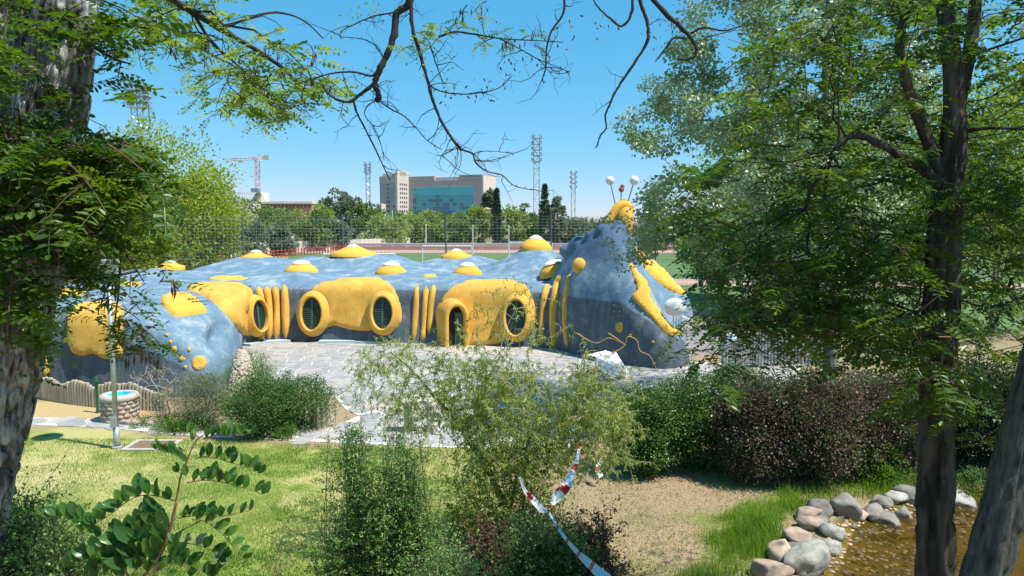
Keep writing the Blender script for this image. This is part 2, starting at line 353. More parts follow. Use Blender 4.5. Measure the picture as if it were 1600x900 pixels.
BMP = [(713,42.3,.78,1.5),(552,42.3,.85,1.8),(838,39.5,1.25,1.4),(400,42,.6,1.8),(266,41,.5,1.6),(628,44,.40,.8),(820,43,.35,.7),(486,43.5,.35,.7),(470,36.2,.22,.8),(610,36.2,.22,.9),(730,36,.22,.8),(865,35,.3,.9),(338,43,.3,.9),(765,44,.3,.8),(120,31,.25,1.5),(200,36,.3,1.6)]
def zroof(x, y):
    z = 2.72+np.clip((y-33)*.03, -.1, .08)+.10*np.sin(x*.9+y*.5)
    for px, Y, a, s in BMP: z = z+a*np.exp(-((x-D(px, 400, Y)[0])**2+(y-Y)**2)/(2*s*s))
    return z
fp = np.array([list(G(*p)[:2])+[h, sl_] for p, h, sl_ in FR]); FP = smooth_poly(fp, 9, False); BP = smooth_poly(np.array(BK, float), 9, False)
nu = len(FP); rows = []
lv = [(-.12, -.3), (-.10, .0), (.0, .35), (.10, .7), (.14, .88), (.20, .97)]
tt = np.linspace(0, 1, 34)
for k in range(nu):
    f = FP[k, :2]; b = BP[k]; hw, sl_ = FP[k, 2], FP[k, 3]; L = np.linalg.norm(b-f); u = (b-f)/L; col = []
    for off, hh in lv: p = f+u*(off*1.6-.1); col.append((p[0], p[1], hh*hw))
    for t in tt:
        d = .32+t*(L-.32); p = f+u*d
        z = hw*.985+(zroof(p[0], p[1])-hw*.985)*sstep(0, sl_*1.6, d)
        e = L-d; z = z*(1-(1-min(e/2.2, 1))**3) if e < 2.2 else z
        col.append((p[0], p[1], max(z, -.2) if t < 1 else -.3))
    rows.append(col)
R_ = np.array(rows); nv = R_.shape[1]
i = np.arange(nu-1)[:, None]*nv; j = np.arange(nv-1)[None]
F = np.stack([i+j, i+nv+j, i+nv+j+1, i+j+1], -1).reshape(-1, 4)
body = MB().add(R_.reshape(-1, 3), F)
Vb = R_.copy(); Vb[..., 2] = -.35; body.add(Vb.reshape(-1, 3), F[:, ::-1])
for k, rev in ((0, 0), (nu-1, 1)):
    a = R_[k]; q = a.copy(); q[:, 2] = -.35; n = nv
    jj = np.arange(n-1); F2 = np.stack([jj, jj+1, jj+1+n, jj+n], -1); body.add(np.concatenate([a, q]), F2[:, ::-1] if rev else F2)
# head: stations from neck to snout; every station is near base, near shoulder, near ridge, trough, far ridge, far shoulder, far base
HS = [
 [(845,552,32.4),(848,490,33.0),(856,440,34.0),(862,418,35.5),(868,408,37.0),(872,410,38.5),(875,540,39)],
 [(885,556,30.4),(888,452,30.6),(893,408,31.6),(898,388,32.6),(908,384,34.6),(915,400,37.0),(915,540,37.6)],
 [(930,566,29.0),(930,450,29.4),(930,392,30.4),(930,366,31.6),(938,366,33.2),(950,392,35.0),(950,540,35.8)],
 [(968,576,27.9),(966,458,28.4),(960,395,29.6),(960,352,31.2),(968,354,32.6),(985,395,34.0),(985,540,34.8)],
 [(1005,581,27.2),(1000,480,27.7),(985,416,28.9),(988,392,30.4),(1000,384,32.0),(1018,420,33.2),(1018,540,34.0)],
 [(1035,582,26.9),(1030,512,27.3),(1012,446,28.4),(1020,440,30.0),(1032,416,31.4),(1045,450,32.4),(1045,540,33.0)],
 [(1060,578,27.2),(1055,535,27.4),(1040,494,28.2),(1046,498,29.4),(1060,448,30.6),(1070,470,31.4),(1070,540,31.8)],
 [(1077,568,28.2),(1075,552,28.3),(1066,520,28.8),(1070,530,29.4),(1078,470,30.2),(1082,490,30.8),(1082,545,31.2)],
]
H_ = []
for st in HS:
    P = [D(*q) for q in st]; P[0][2] = -.3; P[-1][2] = -.3
    P.insert(1, (P[0]+P[1])/2+np.array([0, -.15, .1])); H_.append(np.array(P))
H_ = np.array(H_); ns, nq = H_.shape[:2]
Hs = np.array([smooth_poly(H_[:, k], 6, False) for k in range(nq)]).transpose(1, 0, 2)
Hs = np.array([smooth_poly(r, 5, False) for r in Hs]); ns, nq = Hs.shape[:2]
Hs[:, 0, 2] = -.3; Hs[:, -1, 2] = -.3
i = np.arange(ns-1)[:, None]*nq; j = np.arange(nq-1)[None]
F = np.stack([i+j, i+nq+j, i+nq+j+1, i+j+1], -1).reshape(-1, 4)
head = MB().add(Hs.reshape(-1, 3), F)
Hb = Hs.copy(); Hb[..., 2] = -.35; head.add(Hb.reshape(-1, 3), F[:, ::-1])
for k, rev in ((0, 0), (ns-1, 1)):
    a = Hs[k]; q = a.copy(); q[:, 2] = -.35; jj = np.arange(nq-1)
    F2 = np.stack([jj, jj+1, jj+1+nq, jj+nq], -1); head.add(np.concatenate([a, q]), F2[:, ::-1] if rev else F2)
for (px, py, Y, r) in [(884,392,33,.34),(888,388,33.4,.3),(903,383,32.6,.40),(912,380,32.8,.34),(926,372,31.8,.36),(943,362,31.4,.40),(950,357,31.4,.3),(965,362,31.6,.45),(965,352,31.6,.26)]:
    head.add(*sphere(D(px, py, Y), r, 16, 10, (1, 1.5, 1)))
def remesh(mb, vox, it, name):
    me = mb.mesh(name, [m_dark]); o = bpy.data.objects.new(name, me); COL.objects.link(o)
    md = o.modifiers.new('r', 'REMESH'); md.mode = 'VOXEL'; md.voxel_size = vox; md.use_smooth_shade = True
    ms = o.modifiers.new('s', 'SMOOTH'); ms.factor = .5; ms.iterations = it
    dg = bpy.context.evaluated_depsgraph_get(); ev = o.evaluated_get(dg); m2 = bpy.data.meshes.new_from_object(ev)
    bpy.data.objects.remove(o); return m2
allb = MB()
for src in (body, head):
    for Vv, Ff in zip(src.V, src.F): allb.V.append(Vv); allb.F.append(Ff+0); 
allb.F = []; allb.V = []; allb.M = []; allb.R = []; allb.n = 0
for src in (body, head):
    base = allb.n
    for Vv in src.V: allb.V.append(Vv); allb.n += len(Vv)
    for Ff, Mm, Rr in zip(src.F, src.M, src.R): allb.F.append(Ff+base); allb.M.append(Mm); allb.R.append(Rr)
bm_mesh = remesh(allb, .125, 3, 'body')
nvb = len(bm_mesh.vertices); BV = np.empty(nvb*3); bm_mesh.vertices.foreach_get('co', BV); BV = BV.reshape(-1, 3)
# hand-trowelled unevenness
BN = np.empty(nvb*3); bm_mesh.vertices.foreach_get('normal', BN); BN = BN.reshape(-1, 3)
BV += BN*((vnoise(BV, 1.3)-.5)*.10+(vnoise(BV, 3.5)-.5)*.035)[:, None]
rel = BV-CAM; zc = rel@FW; pxv = 800+FPX*(rel@RT)/zc; pyv = 450-FPX*(rel@UP)/zc
BV += -BN*(.38*np.exp(-((pxv-340)/13)**2-((pyv-522)/17)**2)*(BV[:, 1] < 28.5))[:, None]   # hollow in the near lobe
bm_mesh.vertices.foreach_set('co', BV.ravel()); bm_mesh.update()
me_ = bm_mesh; me_.materials.clear()
mb_, n_, b_ = newmat('blue_painted_render'); L_ = n_.links
at = nd(n_, 'ShaderNodeAttribute'); at.attribute_name = 'paint'; geo = n_.nodes.new('ShaderNodeNewGeometry')
nz = nd(n_, 'ShaderNodeTexNoise', Scale=1.3, Detail=9, Roughness=.72); L_.new(geo.outputs['Position'], nz.inputs[0])
rs = ramp(n_, nz.outputs[0], [(.3, (.07, .10, .135)), (.52, (.10, .135, .165)), (.74, (.22, .245, .255))])
rt = ramp(n_, nz.outputs[0], [(.3, (.10, .185, .265)), (.5, (.15, .245, .33)), (.64, (.34, .40, .43))])
mp = nd(n_, 'ShaderNodeMapping'); mp.inputs['Scale'].default_value = (6, 6, .5); L_.new(geo.outputs['Position'], mp.inputs[0])
ns_ = nd(n_, 'ShaderNodeTexNoise', Scale=1.0, Detail=5, Roughness=.6); L_.new(mp.outputs[0], ns_.inputs[0])
rk = ramp(n_, ns_.outputs[0], [(.4, (.85, .85, .85)), (.7, (1.25, 1.22, 1.15))])
mxs = nd(n_, 'ShaderNodeMix', data_type='RGBA', blend_type='MULTIPLY'); mxs.inputs[0].default_value = 1; L_.new(rs.outputs[0], mxs.inputs[6]); L_.new(rk.outputs[0], mxs.inputs[7])
# paint boundary, ragged
ad = nd(n_, 'ShaderNodeMath', operation='ADD'); ms_ = nd(n_, 'ShaderNodeMath', operation='MULTIPLY_ADD'); ms_.inputs[1].default_value = .5; ms_.inputs[2].default_value = -.25
L_.new(nz.outputs[0], ms_.inputs[0]); sp = n_.nodes.new('ShaderNodeSeparateColor'); L_.new(at.outputs['Color'], sp.inputs[0])
L_.new(sp.outputs[0], ad.inputs[0]); L_.new(ms_.outputs[0], ad.inputs[1]); rb = ramp(n_, ad.outputs[0], [(.38, (0, 0, 0)), (.62, (1, 1, 1))])
mx = nd(n_, 'ShaderNodeMix', data_type='RGBA'); L_.new(rb.outputs[0], mx.inputs[0]); L_.new(mxs.outputs[2], mx.inputs[6]); L_.new(rt.outputs[0], mx.inputs[7])
# pale scuffs and a dark crest, its blue paint and shade put into one colour
n2 = nd(n_, 'ShaderNodeTexNoise', Scale=2.6, Detail=10, Roughness=.8, Distortion=1.2); L_.new(geo.outputs['Position'], n2.inputs[0])
rc = ramp(n_, n2.outputs[0], [(.57, (0, 0, 0)), (.72, (.55, .55, .55))])
mx2 = nd(n_, 'ShaderNodeMix', data_type='RGBA'); L_.new(rc.outputs[0], mx2.inputs[0]); L_.new(mx.outputs[2], mx2.inputs[6]); mx2.inputs[7].default_value = (.42, .48, .50, 1)
mx3 = nd(n_, 'ShaderNodeMix', data_type='RGBA'); L_.new(sp.outputs[1], mx3.inputs[0]); L_.new(mx2.outputs[2], mx3.inputs[6]); mx3.inputs[7].default_value = (.045, .085, .16, 1)
L_.new(mx3.outputs[2], b_.inputs['Base Color']); b_.inputs['Roughness'].default_value = .75; b_.inputs['Specular IOR Level'].default_value = .25
n4 = nd(n_, 'ShaderNodeTexNoise', Scale=14.0, Detail=8, Roughness=.7); L_.new(geo.outputs['Position'], n4.inputs[0])
bp = nd(n_, 'ShaderNodeBump', Strength=.8, Distance=.05); L_.new(n4.outputs[0], bp.inputs['Height']); L_.new(bp.outputs[0], b_.inputs['Normal'])
me_.materials.append(mb_)
x, y, z = BV.T
lim = np.full(nvb, 2.38)
lim = np.where((x < -9.2) & (y < 30), 2.25-np.clip((x+13.5)*.42, -.2, 3), lim)
lim = np.where(x > 4.2, 2.35-(x-4.2)*.62, lim)
paint = sstep(-.22, .22, z-lim)
crest = sstep(3.45, 4.1, z)*sstep(1.9, 3.2, x)*sstep(6.3, 5.2, x)*.8
ca = me_.color_attributes.new('paint', 'FLOAT_COLOR', 'POINT'); c4 = np.zeros((nvb, 4)); c4[:, 0] = paint; c4[:, 1] = crest; c4[:, 3] = 1
ca.data.foreach_set('color', c4.ravel())
slug = empty('slug_building', tuple(G(640, 540)), 'long low blue and yellow building shaped like a giant slug around a paved plaza', 'building')
bo = bpy.data.objects.new('body', me_); COL.objects.link(bo); bo.parent = slug; bo.location = -slug.location
me_.polygons.foreach_set('use_smooth', np.ones(len(me_.polygons), bool))
bvh = BVHTree.FromPolygons([tuple(v) for v in BV], [tuple(p.vertices) for p in me_.polygons])
def hit(px, py):
    d = Vector(ray(px, py)).normalized(); r = bvh.ray_cast(Vector(CAM), d)
    if r[0] is None: return None, None
    p, n = r[0], r[1]
    q = [bvh.ray_cast(Vector(CAM), Vector(ray(px+a, py+b)).normalized()) for a, b in ((6, 0), (-6, 0), (0, 6), (0, -6))]
    s = n.copy()
    for h in q:
        if h[0] is not None and (h[0]-p).length < 1.2: s += h[1]
    return np.array(p), np.array(s.normalized())
def patch(name, outline, h, mat, fall=5, step=5, parent=None, closed=3, lump=.02):
    O = smooth_poly(outline, closed)
    x0, y0 = O.min(0); x1, y1 = O.max(0)
    gx, gy = np.meshgrid(np.arange(x0, x1, step), np.arange(y0, y1, step)); gx = gx.ravel(); gy = gy.ravel()
    ok = inpoly(O, gx, gy) & (polydist(O, gx, gy) > step*.35)
    inner = O*0; c = O.mean(0)
    pts = [Vector(p) for p in O]+[Vector((a, b)) for a, b in zip(gx[ok], gy[ok])]
    vs, ed, fs, *_ = delaunay_2d_cdt(pts, [], [list(range(len(O)))], 1, 1e-4)
    A = np.array([(v.x, v.y) for v in vs]); dd = polydist(O, A[:, 0], A[:, 1]); V = []; bad = set()
    for k, (a, d) in enumerate(zip(A, dd)):
        p, n = hit(*a)
        if p is None:
            for tq in (.03, .08, .15, .3):
                p, n = hit(*(a+(c-a)*tq))
                if p is not None: break
        if p is None: bad.add(k); p = np.zeros(3); n = np.zeros(3)
        t = np.clip(d/fall, 0, 1); e = h*(1-(1-t)**2.5)-.06*(t < .05)
        if d > 1: e += lump*(vnoise(p, 4)-.5)
        V.append(p+n*e)
    fs = [list(f) for f in fs if not bad & set(f)]
    m = MB().add(V, fs); return m.build(name, mat, parent if parent is not None else slug, smooth=True)
def ell(cx, cy, rx, ry, rot=0, n=12):
    t = np.arange(n)*2*math.pi/n; c, s = math.cos(rot), math.sin(rot)
    return [(cx+rx*math.cos(a)*c-ry*math.sin(a)*s, cy+rx*math.cos(a)*s+ry*math.sin(a)*c) for a in t]
patch('yellow_panel', [(292,449),(315,442),(345,441),(378,444),(392,452),(402,472),(406,500),(400,522),(386,526),(372,516),(352,492),(322,466),(298,456)], .17, m_yellow)
patch('yellow_panel', [(472,478),(480,462),(495,445),(530,437),(575,434),(600,438),(615,448),(625,470),(629,495),(622,512),(605,521),(590,514),(575,518),(550,516),(520,510),(505,516),(490,520),(478,509),(470,495)], .18, m_yellow)
patch('yellow_panel', [(688,472),(698,455),(715,443),(745,438),(790,438),(820,445),(833,465),(839,495),(832,515),(818,528),(800,527),(780,539),(745,540),(715,541),(690,541),(683,510)], .18, m_yellow)
patch('yellow_panel', [(106,500),(118,478),(150,473),(188,474),(194,500),(190,530),(192,555),(165,563),(145,553),(125,558),(108,540)], .14, m_yellow)
mesh_panel = patch('yellow_panel', [(250,468),(262,459),(285,457),(302,462),(320,480),(325,489),(300,494),(275,496),(258,484)], .14, m_yellow2)
for (a, b, rx, ry) in [(357,435,31,5),(672,431,12,3.5),(104,457,32,7),(205,444,20,4)]:
    patch('yellow_patch', ell(a, b, rx, ry), .06, m_yellow2, 2.5, 2.5)
# hatch of small dark holes on the yellow panel of the near lobe
hm = MB()
for r in range(5):
    for c in range(5):
        p, n = hit(277+r*6.0+c*1.2+c*4.4*.9, 460+r*4.4-c*1.6+(c*1.2))
        if p is not None:
            q = p+n*.15; t = unit(np.cross(n, [0, 0, 1])); u = np.cross(n, t)*-1
            hm.add([q-t*.05-u*.05, q+t*.05-u*.05, q+t*.05+u*.05, q-t*.05+u*.05], [[0, 1, 2, 3]])
hm.build('skylight_grille', m_dark, slug, kind='stuff')
def spot(cx, cy, rx, ry, m=None): patch('spot', ell(cx, cy, rx, ry, 0, 8), .035, m or m_yellow, 2, 3, closed=2, lump=0)
for s in [(959,469,2,2),(959,477,2.5,3),(959,487,3,3.5),(968,487,3,3.5),(958,496,3,3),(967,494,3,3.5),(968,511,8,10),(980,513,2,2.5),(985,523,4,4),(997,528,3,3),(1005,533,2,2),(1010,536,2,2),(1020,534,4,4),
          (261,523,4,4.5),(266,534,4,5),(272,545,6,6.5),(296,545,5,5.5),(284,560,7,6),(290,574,5,5),(311,567,13,13)]: spot(*s)
def rib(P, wpx, name='rib'):
    P = smooth_poly(P, 4, False); m = MB(); C = []; N = []
    for a in P:
        p, n = hit(*a)
        if p is None: continue
        C.append(p); N.append(n)
    C = np.array(C); N = np.array(N); k = len(C)
    if k < 3: return
    dist = np.linalg.norm(C-CAM, axis=1); T = unit(np.gradient(C, axis=0)); S = unit(np.cross(T, N))
    t = np.linspace(0, 1, k); prof = np.sqrt(np.clip(1-(2*t-1)**10, .02, 1))
    w_ = wpx/FPX*dist*.5*prof*(1+.12*np.sin(t*7+P[0][0])); n = 8; V = []
    for a in np.linspace(-math.pi/2*1.15, math.pi/2*1.15, n):
        V.append(C+S*(np.sin(a)*w_)[:, None]+N*((np.cos(a)*1.15)*w_)[:, None]-N*.02)
    V = np.array(V).transpose(1, 0, 2).reshape(-1, 3)
    i = np.arange(k-1)[:, None]*n; j = np.arange(n-1)[None]
    F = np.stack([i+j, i+j+1, i+n+j+1, i+n+j], -1).reshape(-1, 4)
    m.add(V, F); m.F.append(np.array([list(range(n))])); m.M.append(np.array([0])); m.R.append(np.array([.5]))
    m.build(name, m_yellow, slug, smooth=True)
for P, w_ in [([(403,447),(410,480),(411,510),(405,533)],10),([(416,447),(421,480),(420,531)],10.5),([(429,447),(433,480),(431,530)],10),([(444,444),(446,480),(447,529)],11),
    ([(651,444),(650,480),(646,532)],9),([(666,444),(663,500),(660,532)],9),([(678,444),(673,480),(671,522)],9),
    ([(855,443),(848,480),(845,541)],10),([(878,430),(870,450),(865,500),(867,545)],14),([(891,427),(885,460),(883,500),(886,543)],10),
    ([(76,482),(69,515),(66,550),(73,588)],13),([(52,535),(56,560),(62,586)],11)]: rib(P, w_)
# windows: oval collar, louvred shutter leaves
def window(cx, cy, rx, ry, prot=.25, turn=0):
    p, n = hit(cx, cy); n = unit(np.array([n[0], n[1], np.clip(n[2], -.1, .12)]))
    if turn: c, s = math.cos(turn), math.sin(turn); n = np.array([n[0]*c-n[1]*s, n[0]*s+n[1]*c, 0])
    s_ = np.array([-n[1], n[0], 0]); 
    if s_[0] < 0: s_ = -s_
    s_[2] = 0; s_ = unit(s_); u_ = np.cross(s_, n); u_ = u_ if u_[2] > 0 else -u_; d = np.linalg.norm(p-CAM)/FPX; RY = ry*d; RX = rx*d/max(.4, abs(unit(p-CAM)@n))
    o = p+n*.33
    th = np.linspace(0, 2*math.pi, 37)[:-1]; prof = [(1.0, .02), (1.01, prot*.8), (1.05, prot*.95), (1.17, prot), (1.27, prot*.88), (1.40, prot*.6), (1.55, prot*.28), (1.72, -.08)]
    V = []
    for q, e in prof:
        k = (q-1)*min(RX, RY)
        V += [o+s_*math.cos(a)*(RX+k)+u_*math.sin(a)*(RY+k)+n*e for a in th]
    i = np.arange(len(prof)-1)[:, None]*36; j = np.arange(36)[None]; j2 = (j+1) % 36
    F = np.stack([i+j, i+j2, i+36+j2, i+36+j], -1).reshape(-1, 4)
    wf = MB().add(V, F).build('window', m_yellow, slug, smooth=True)
    R = np.stack([s_, n, u_], 1)
    for sg in (-1, 1):
        sh = MB(); P = [o+n*.03+s_*sg*.012]; th2 = np.linspace(-math.pi/2, math.pi/2, 15)
        P = np.array([o+n*.02+s_*sg*(.012+math.cos(a)*RX*.98)+u_*math.sin(a)*RY*.98 for a in th2]); sh.add(P, [list(range(15))])
        for z in np.arange(-RY+.07, RY-.04, .085):
            hw = RX*math.sqrt(max(0, 1-(z/RY)**2))-.05
            if hw < .06: continue
            c, s = math.cos(.6), math.sin(.6); Rt = R@np.array([[1, 0, 0], [0, c, -s], [0, s, c]])
            sh.add(*box(o+n*.06+s_*sg*(.03+hw/2)+u_*z, (hw-.02, .07, .014), R=Rt))
        sh.add(*box(o+n*.07+s_*sg*.02, (.04, .05, RY*1.9), R=R))
        pts = np.array([o+n*.06+s_*sg*(.01+math.cos(a)*RX*.95)+u_*math.sin(a)*RY*.95 for a in th2]); addtube(sh, pts, .028, 5)
        sh.build('shutter', m_darkgreen, wf)
window(492,490,14,24); window(601,489,14.5,24); window(394,494,10,22,.28); window(810,496,15.5,27)
# arched doorway
p, n = hit(706, 500); n = unit(np.array([n[0], n[1], 0])); c, s = math.cos(.45), math.sin(.45); n = np.array([n[0]*c-n[1]*s, n[0]*s+n[1]*c, 0])
s_ = np.array([-n[1], n[0], 0]); s_ = s_ if s_[0] > 0 else -s_; d = np.linalg.norm(p-CAM)/FPX
bz = .02; W_ = 12.5*d; Hh = 62*d; o = np.array([p[0], p[1], 0])+n*-.1
arch = lambda k: [(-W_-k, 0)]+[(-(W_+k)*math.cos(a), Hh-W_*1.5+(W_*1.5+k)*math.sin(a)) for a in np.linspace(0, math.pi, 17)]+[(W_+k, 0)]
V = []; prof = [(0, -.3), (0, 1.0), (.03, 1.04), (.14, 1.06), (.20, 1.0), (.26, .5), (.30, -.4)]; na = 19
for k, e in prof: V += [o+s_*a+np.array([0, 0, b])+n*e for a, b in arch(k)]
i = np.arange(len(prof)-1)[:, None]*na; j = np.arange(na-1)[None]; F = np.stack([i+j, i+j+1, i+na+j+1, i+na+j], -1).reshape(-1, 4)
df = MB().add(V, F).build('doorway', m_yellow, slug, smooth=True)
MB().add([o+s_*a+np.array([0, 0, b])+n*.66 for a, b in arch(0)], [list(range(na))]).build('dark_doorway_sheet', m_dark, df)  # flat dark sheet standing for the unlit space inside the doorway
MB().add(*box(o+s_*W_*.45+np.array([0, 0, Hh*.42])+n*.70, (W_*1.0, .05, Hh*.82), R=np.stack([s_, n, np.array([0, 0, 1.])], 1))).build('door_leaf', m_darkgreen, df)
# roof domes with white caps
def dome(px, Y, rpx, hpx, name='roof_dome', sy=1.0, tilt=0, capf=.42):
    x = D(px, 400, Y)[0]; r = bvh.ray_cast(Vector((x, Y, 9)), Vector((0, 0, -1)))
    z = r[0].z if r[0] else 3; R = rpx/FPX*Y; Hd = hpx/FPX*Y
    pr = [(R, -.2), (R*.97, .02), (R*.72, Hd*.20), (R*.5, Hd*.46), (R*.36, Hd*.64), (R*capf, Hd*.74)] if capf < .38 else [(R, -.25), (R*1.0, .0), (R*.9, Hd*.22), (R*.72, Hd*.46), (R*.52, Hd*.66), (R*capf, Hd*.76)]
    V, F = lathe(pr, 24, (0, 0, 0), 1, sy)
    cp = [(R*capf*1.06, Hd*.70), (R*capf*.98, Hd*.84), (R*capf*.6, Hd*.97), (R*capf*.25, Hd*1.05), (.001, Hd*1.06)]
    V2, F2 = lathe(cp, 20, (0, 0, 0), 1, sy)
    c, s = math.cos(tilt), math.sin(tilt); Rm = np.array([[c, 0, -s], [0, 1, 0], [s, 0, c]]).T
    o = np.array([x, Y, z-.03]); dm = MB().add(V@Rm+o, F).build(name, m_yellow2, slug, smooth=True)
    MB().add(V2@Rm+o, F2).build('cap', m_white, dm, smooth=True)
dome(552,42.3,36,13,capf=.25); dome(713,42.3,24,10,capf=.3); dome(837,39.5,25,18,capf=.4); dome(400,42,24,10,capf=.35); dome(265,41,22,9,capf=.35)
dome(470,36.2,26,16,capf=.5); dome(611,36.2,25,17,capf=.5); dome(730,36,23,16,capf=.5); dome(866,34.2,25,15,tilt=.28,capf=.6)
p, n = hit(907, 417)
if p is not None: MB().add(*sphere(p+n*.08, .3, 16, 10, (1, .8, 1.15))).build('yellow_boss', m_yellow, slug, smooth=True)
# eyelid bands, eye, grille
patch('eyelid_band', [(981,411),(990,416),(1001,430),(1010,440),(1015,452),(1018,466),(1028,482),(1040,500),(1052,512),(1064,519),(1062,526),(1048,525),(1036,518),(1018,500),(1000,480),(986,465),(994,452),(989,434)], .12, m_yellow2, 3, 4)
patch('eyelid_band', [(990,384),(1010,398),(1034,418),(1050,434),(1068,454),(1072,463),(1055,459),(1035,448),(1020,433),(1000,410)], .10, m_yellow2, 3, 4)
em = MB(); eo = D(1054, 480, 27.6); V, F = sphere((0, 0, 0), 1, 24, 14); em.add(V*np.array([.42, .2, .34])+eo, F); em.build('eye', m_white, slug, smooth=True)
rw = MB(); a = D(1064, 560, 28.7); b = D(1122, 548, 30.6)
m_ramp = M('grey_ramp_render', (.36, .34, .36), (.44, .41, .42), 3, .85, .4)
V = [(a[0], a[1], 0), (b[0], b[1], 0), (b[0], b[1], .9), (a[0], a[1], 1.75), (a[0]+.1, a[1]+.5, 0), (b[0]+.1, b[1]+.5, 0), (b[0]+.1, b[1]+.5, .9), (a[0]+.1, a[1]+.5, 1.75)]
rw.add(V, BF); rw.build('snout_ramp', m_ramp, slug)
V, F = sphere((0, 0, 0), 1, 16, 10); MB().add(V*np.array([.45, .4, .75])+D(1140, 548, 30), F).build('blue_nostril', M('pale_blue_paint', (.32, .46, .56), (.42, .53, .6), 3), slug, smooth=True)
for k in range(6):
    q = D(1052+k*4.2, 505+k*2.5, 28.2); MB().add(*box(q, (.03, .03, .55))).build('bar', m_iron, slug)
# yellow horn crest with antennae
hp = [D(942,364,31.6), D(949,350,31.6), D(958,334,31.7), D(969,322,31.8), D(980,322,31.9), D(986,335,31.9)]
cr = MB(); addtube(cr, smooth_poly(hp, 4, False), np.interp(np.linspace(0, 1, 21), [0, .3, .7, 1], [.10, .17, .24, .2]), 10)
V, F = sphere((0, 0, 0), 1, 16, 10); cr.add(V*np.array([.42, .45, .75])+D(975, 345, 31.9), F)
cr.build('horn_crest', m_yellow2, slug, smooth=True)
m_brown = M('brown_paint', (.35, .12, .06), (.28, .09, .05), 4, .6)
for (a, b, c, d, r, mt) in [(953,282,962,322,.19,m_white),(991,282,980,320,.20,m_white),(971,296,970,320,.12,m_brown)]:
    an = MB(); addtube(an, [D(c, d, 31.8), D(a, b, 31.8)], .025, 6); ao = an.build('antenna', m_iron, slug)
    V, F = sphere(D(a, b, 31.8), r, 16, 10); MB().add(V, F).build('ball', mt, ao, smooth=True)
MB().add(*sphere(D(972.5, 291, 31.8), .09, 12, 8)).build('ball', m_brown, ao, smooth=True)
# base ledge
m_ledge = M('pale_blue_ledge', (.35, .45, .5), (.45, .52, .55), 3)
for (a, b) in [((378,541),(405,535)),((405,536),(452,533)),((500,535),(560,534)),((560,535),(602,535.5))]:
    A = G(*a); B = G(*b); u = unit(B-A); nn = np.array([u[1], -u[0], 0])
    MB().add(*box((A+B)/2+nn*.22+np.array([0, 0, .06]), (np.linalg.norm(B-A), .5, .12), math.atan2(u[1], u[0]))).build('base_ledge', m_ledge, slug)
# pebble clad foot
apx = D(357, 538, 22.6); fb = MB(); bl, br = G(338, 640), G(382, 640)
ctr = (bl+br)/2+np.array([0, .5, 0]); m_peb = M('cream_pebble', (.50, .40, .30), (.66, .57, .46), 12, .85, .3, rndcol=.1)
prof = [(.62, -.1), (.54, .45), (.42, .9), (.26, 1.35), (.08, apx[2])]; V, F = lathe(prof, 18, (ctr[0]+.1, ctr[1]+.3, 0), .8, 1)
MB().add(V, F).build('stone_clad_foot', M('render_under_pebbles', (.3, .25, .2)), slug, smooth=True)
pb = MB(); Vs, Fs = sphere((0, 0, 0), 1, 6, 4)
for k in range(900):
    t = rng.random()**.8*.97; zz = np.interp(t, [0, 1], [0, apx[2]]); r = np.interp(zz, [q[1] for q in prof], [q[0] for q in prof]); a = rng.uniform(math.pi, 2*math.pi)
    pb.add(Vs*rng.uniform(.03, .055)*np.array([1, 1, .8])+np.array([ctr[0]+.1+math.cos(a)*r*.8, ctr[1]+.3+math.sin(a)*r, zz]), Fs)
pb.build('pebbles', m_peb, slug, kind='stuff')
# ================================================================ SMALL BUILT THINGS
def log_fence(base, tops, rpx, label, group, cat='fence', mat=m_log):
    base = smooth_poly(base, 8, False); A = np.array([G(*p)[:2] for p in base]); seg = np.linalg.norm(np.diff(A, axis=0), axis=1); S = np.r_[0, np.cumsum(seg)]
    root = empty('log_palisade', (A[0][0], A[0][1], 0), label, cat); r = rpx; s = 0; k = 0
    while s < S[-1]:
        x = np.interp(s, S, A[:, 0]); y = np.interp(s, S, A[:, 1]); px = np.interp(s, S, base[:, 0]); py = np.interp(s, S, base[:, 1])
        h = (py-np.interp(px, [t[0] for t in tops], [t[1] for t in tops]))/FPX*y+rng.normal(0, .012); q = r*rng.uniform(.93, 1.05)
        V, F = lathe([(q, -.1), (q*.98, h-.03), (q*.85, h), (.001, h+.012)], 10, (x, y, 0))
        V[:, :2] += np.outer(V[:, 2], rng.normal(0, .01, 2)); MB().add(V, F).build('log', mat, root, smooth=False); s += 2*r*.99
    return root
log_fence([(-60,605),(42,619),(90,628),(150,636),(216,640),(262,643)], [(-60,580),(45,589),(55,592),(78,588),(98,599),(121,592),(150,603),(170,596),(195,598),(207,596),(225,604),(245,613),(262,613)], .058, 'wavy topped palisade of pale concrete logs before the near slug lobe', None)
log_fence([(486,669),(500,671),(514,668),(523,662)], [(486,640),(495,633),(510,628),(523,622)], .066, 'short row of pale concrete logs right of the clipped dark shrub', None)
log_fence([(1130,585),(1180,575),(1250,570),(1310,570)], [(1130,545),(1160,518),(1200,520),(1250,528),(1310,530)], .075, 'grey log palisade seen through the tree at the right of the slug head', None, mat=M('grey_log', (.24, .25, .26), (.33, .33, .34), 8, .9, .4, 30, rndcol=.15))
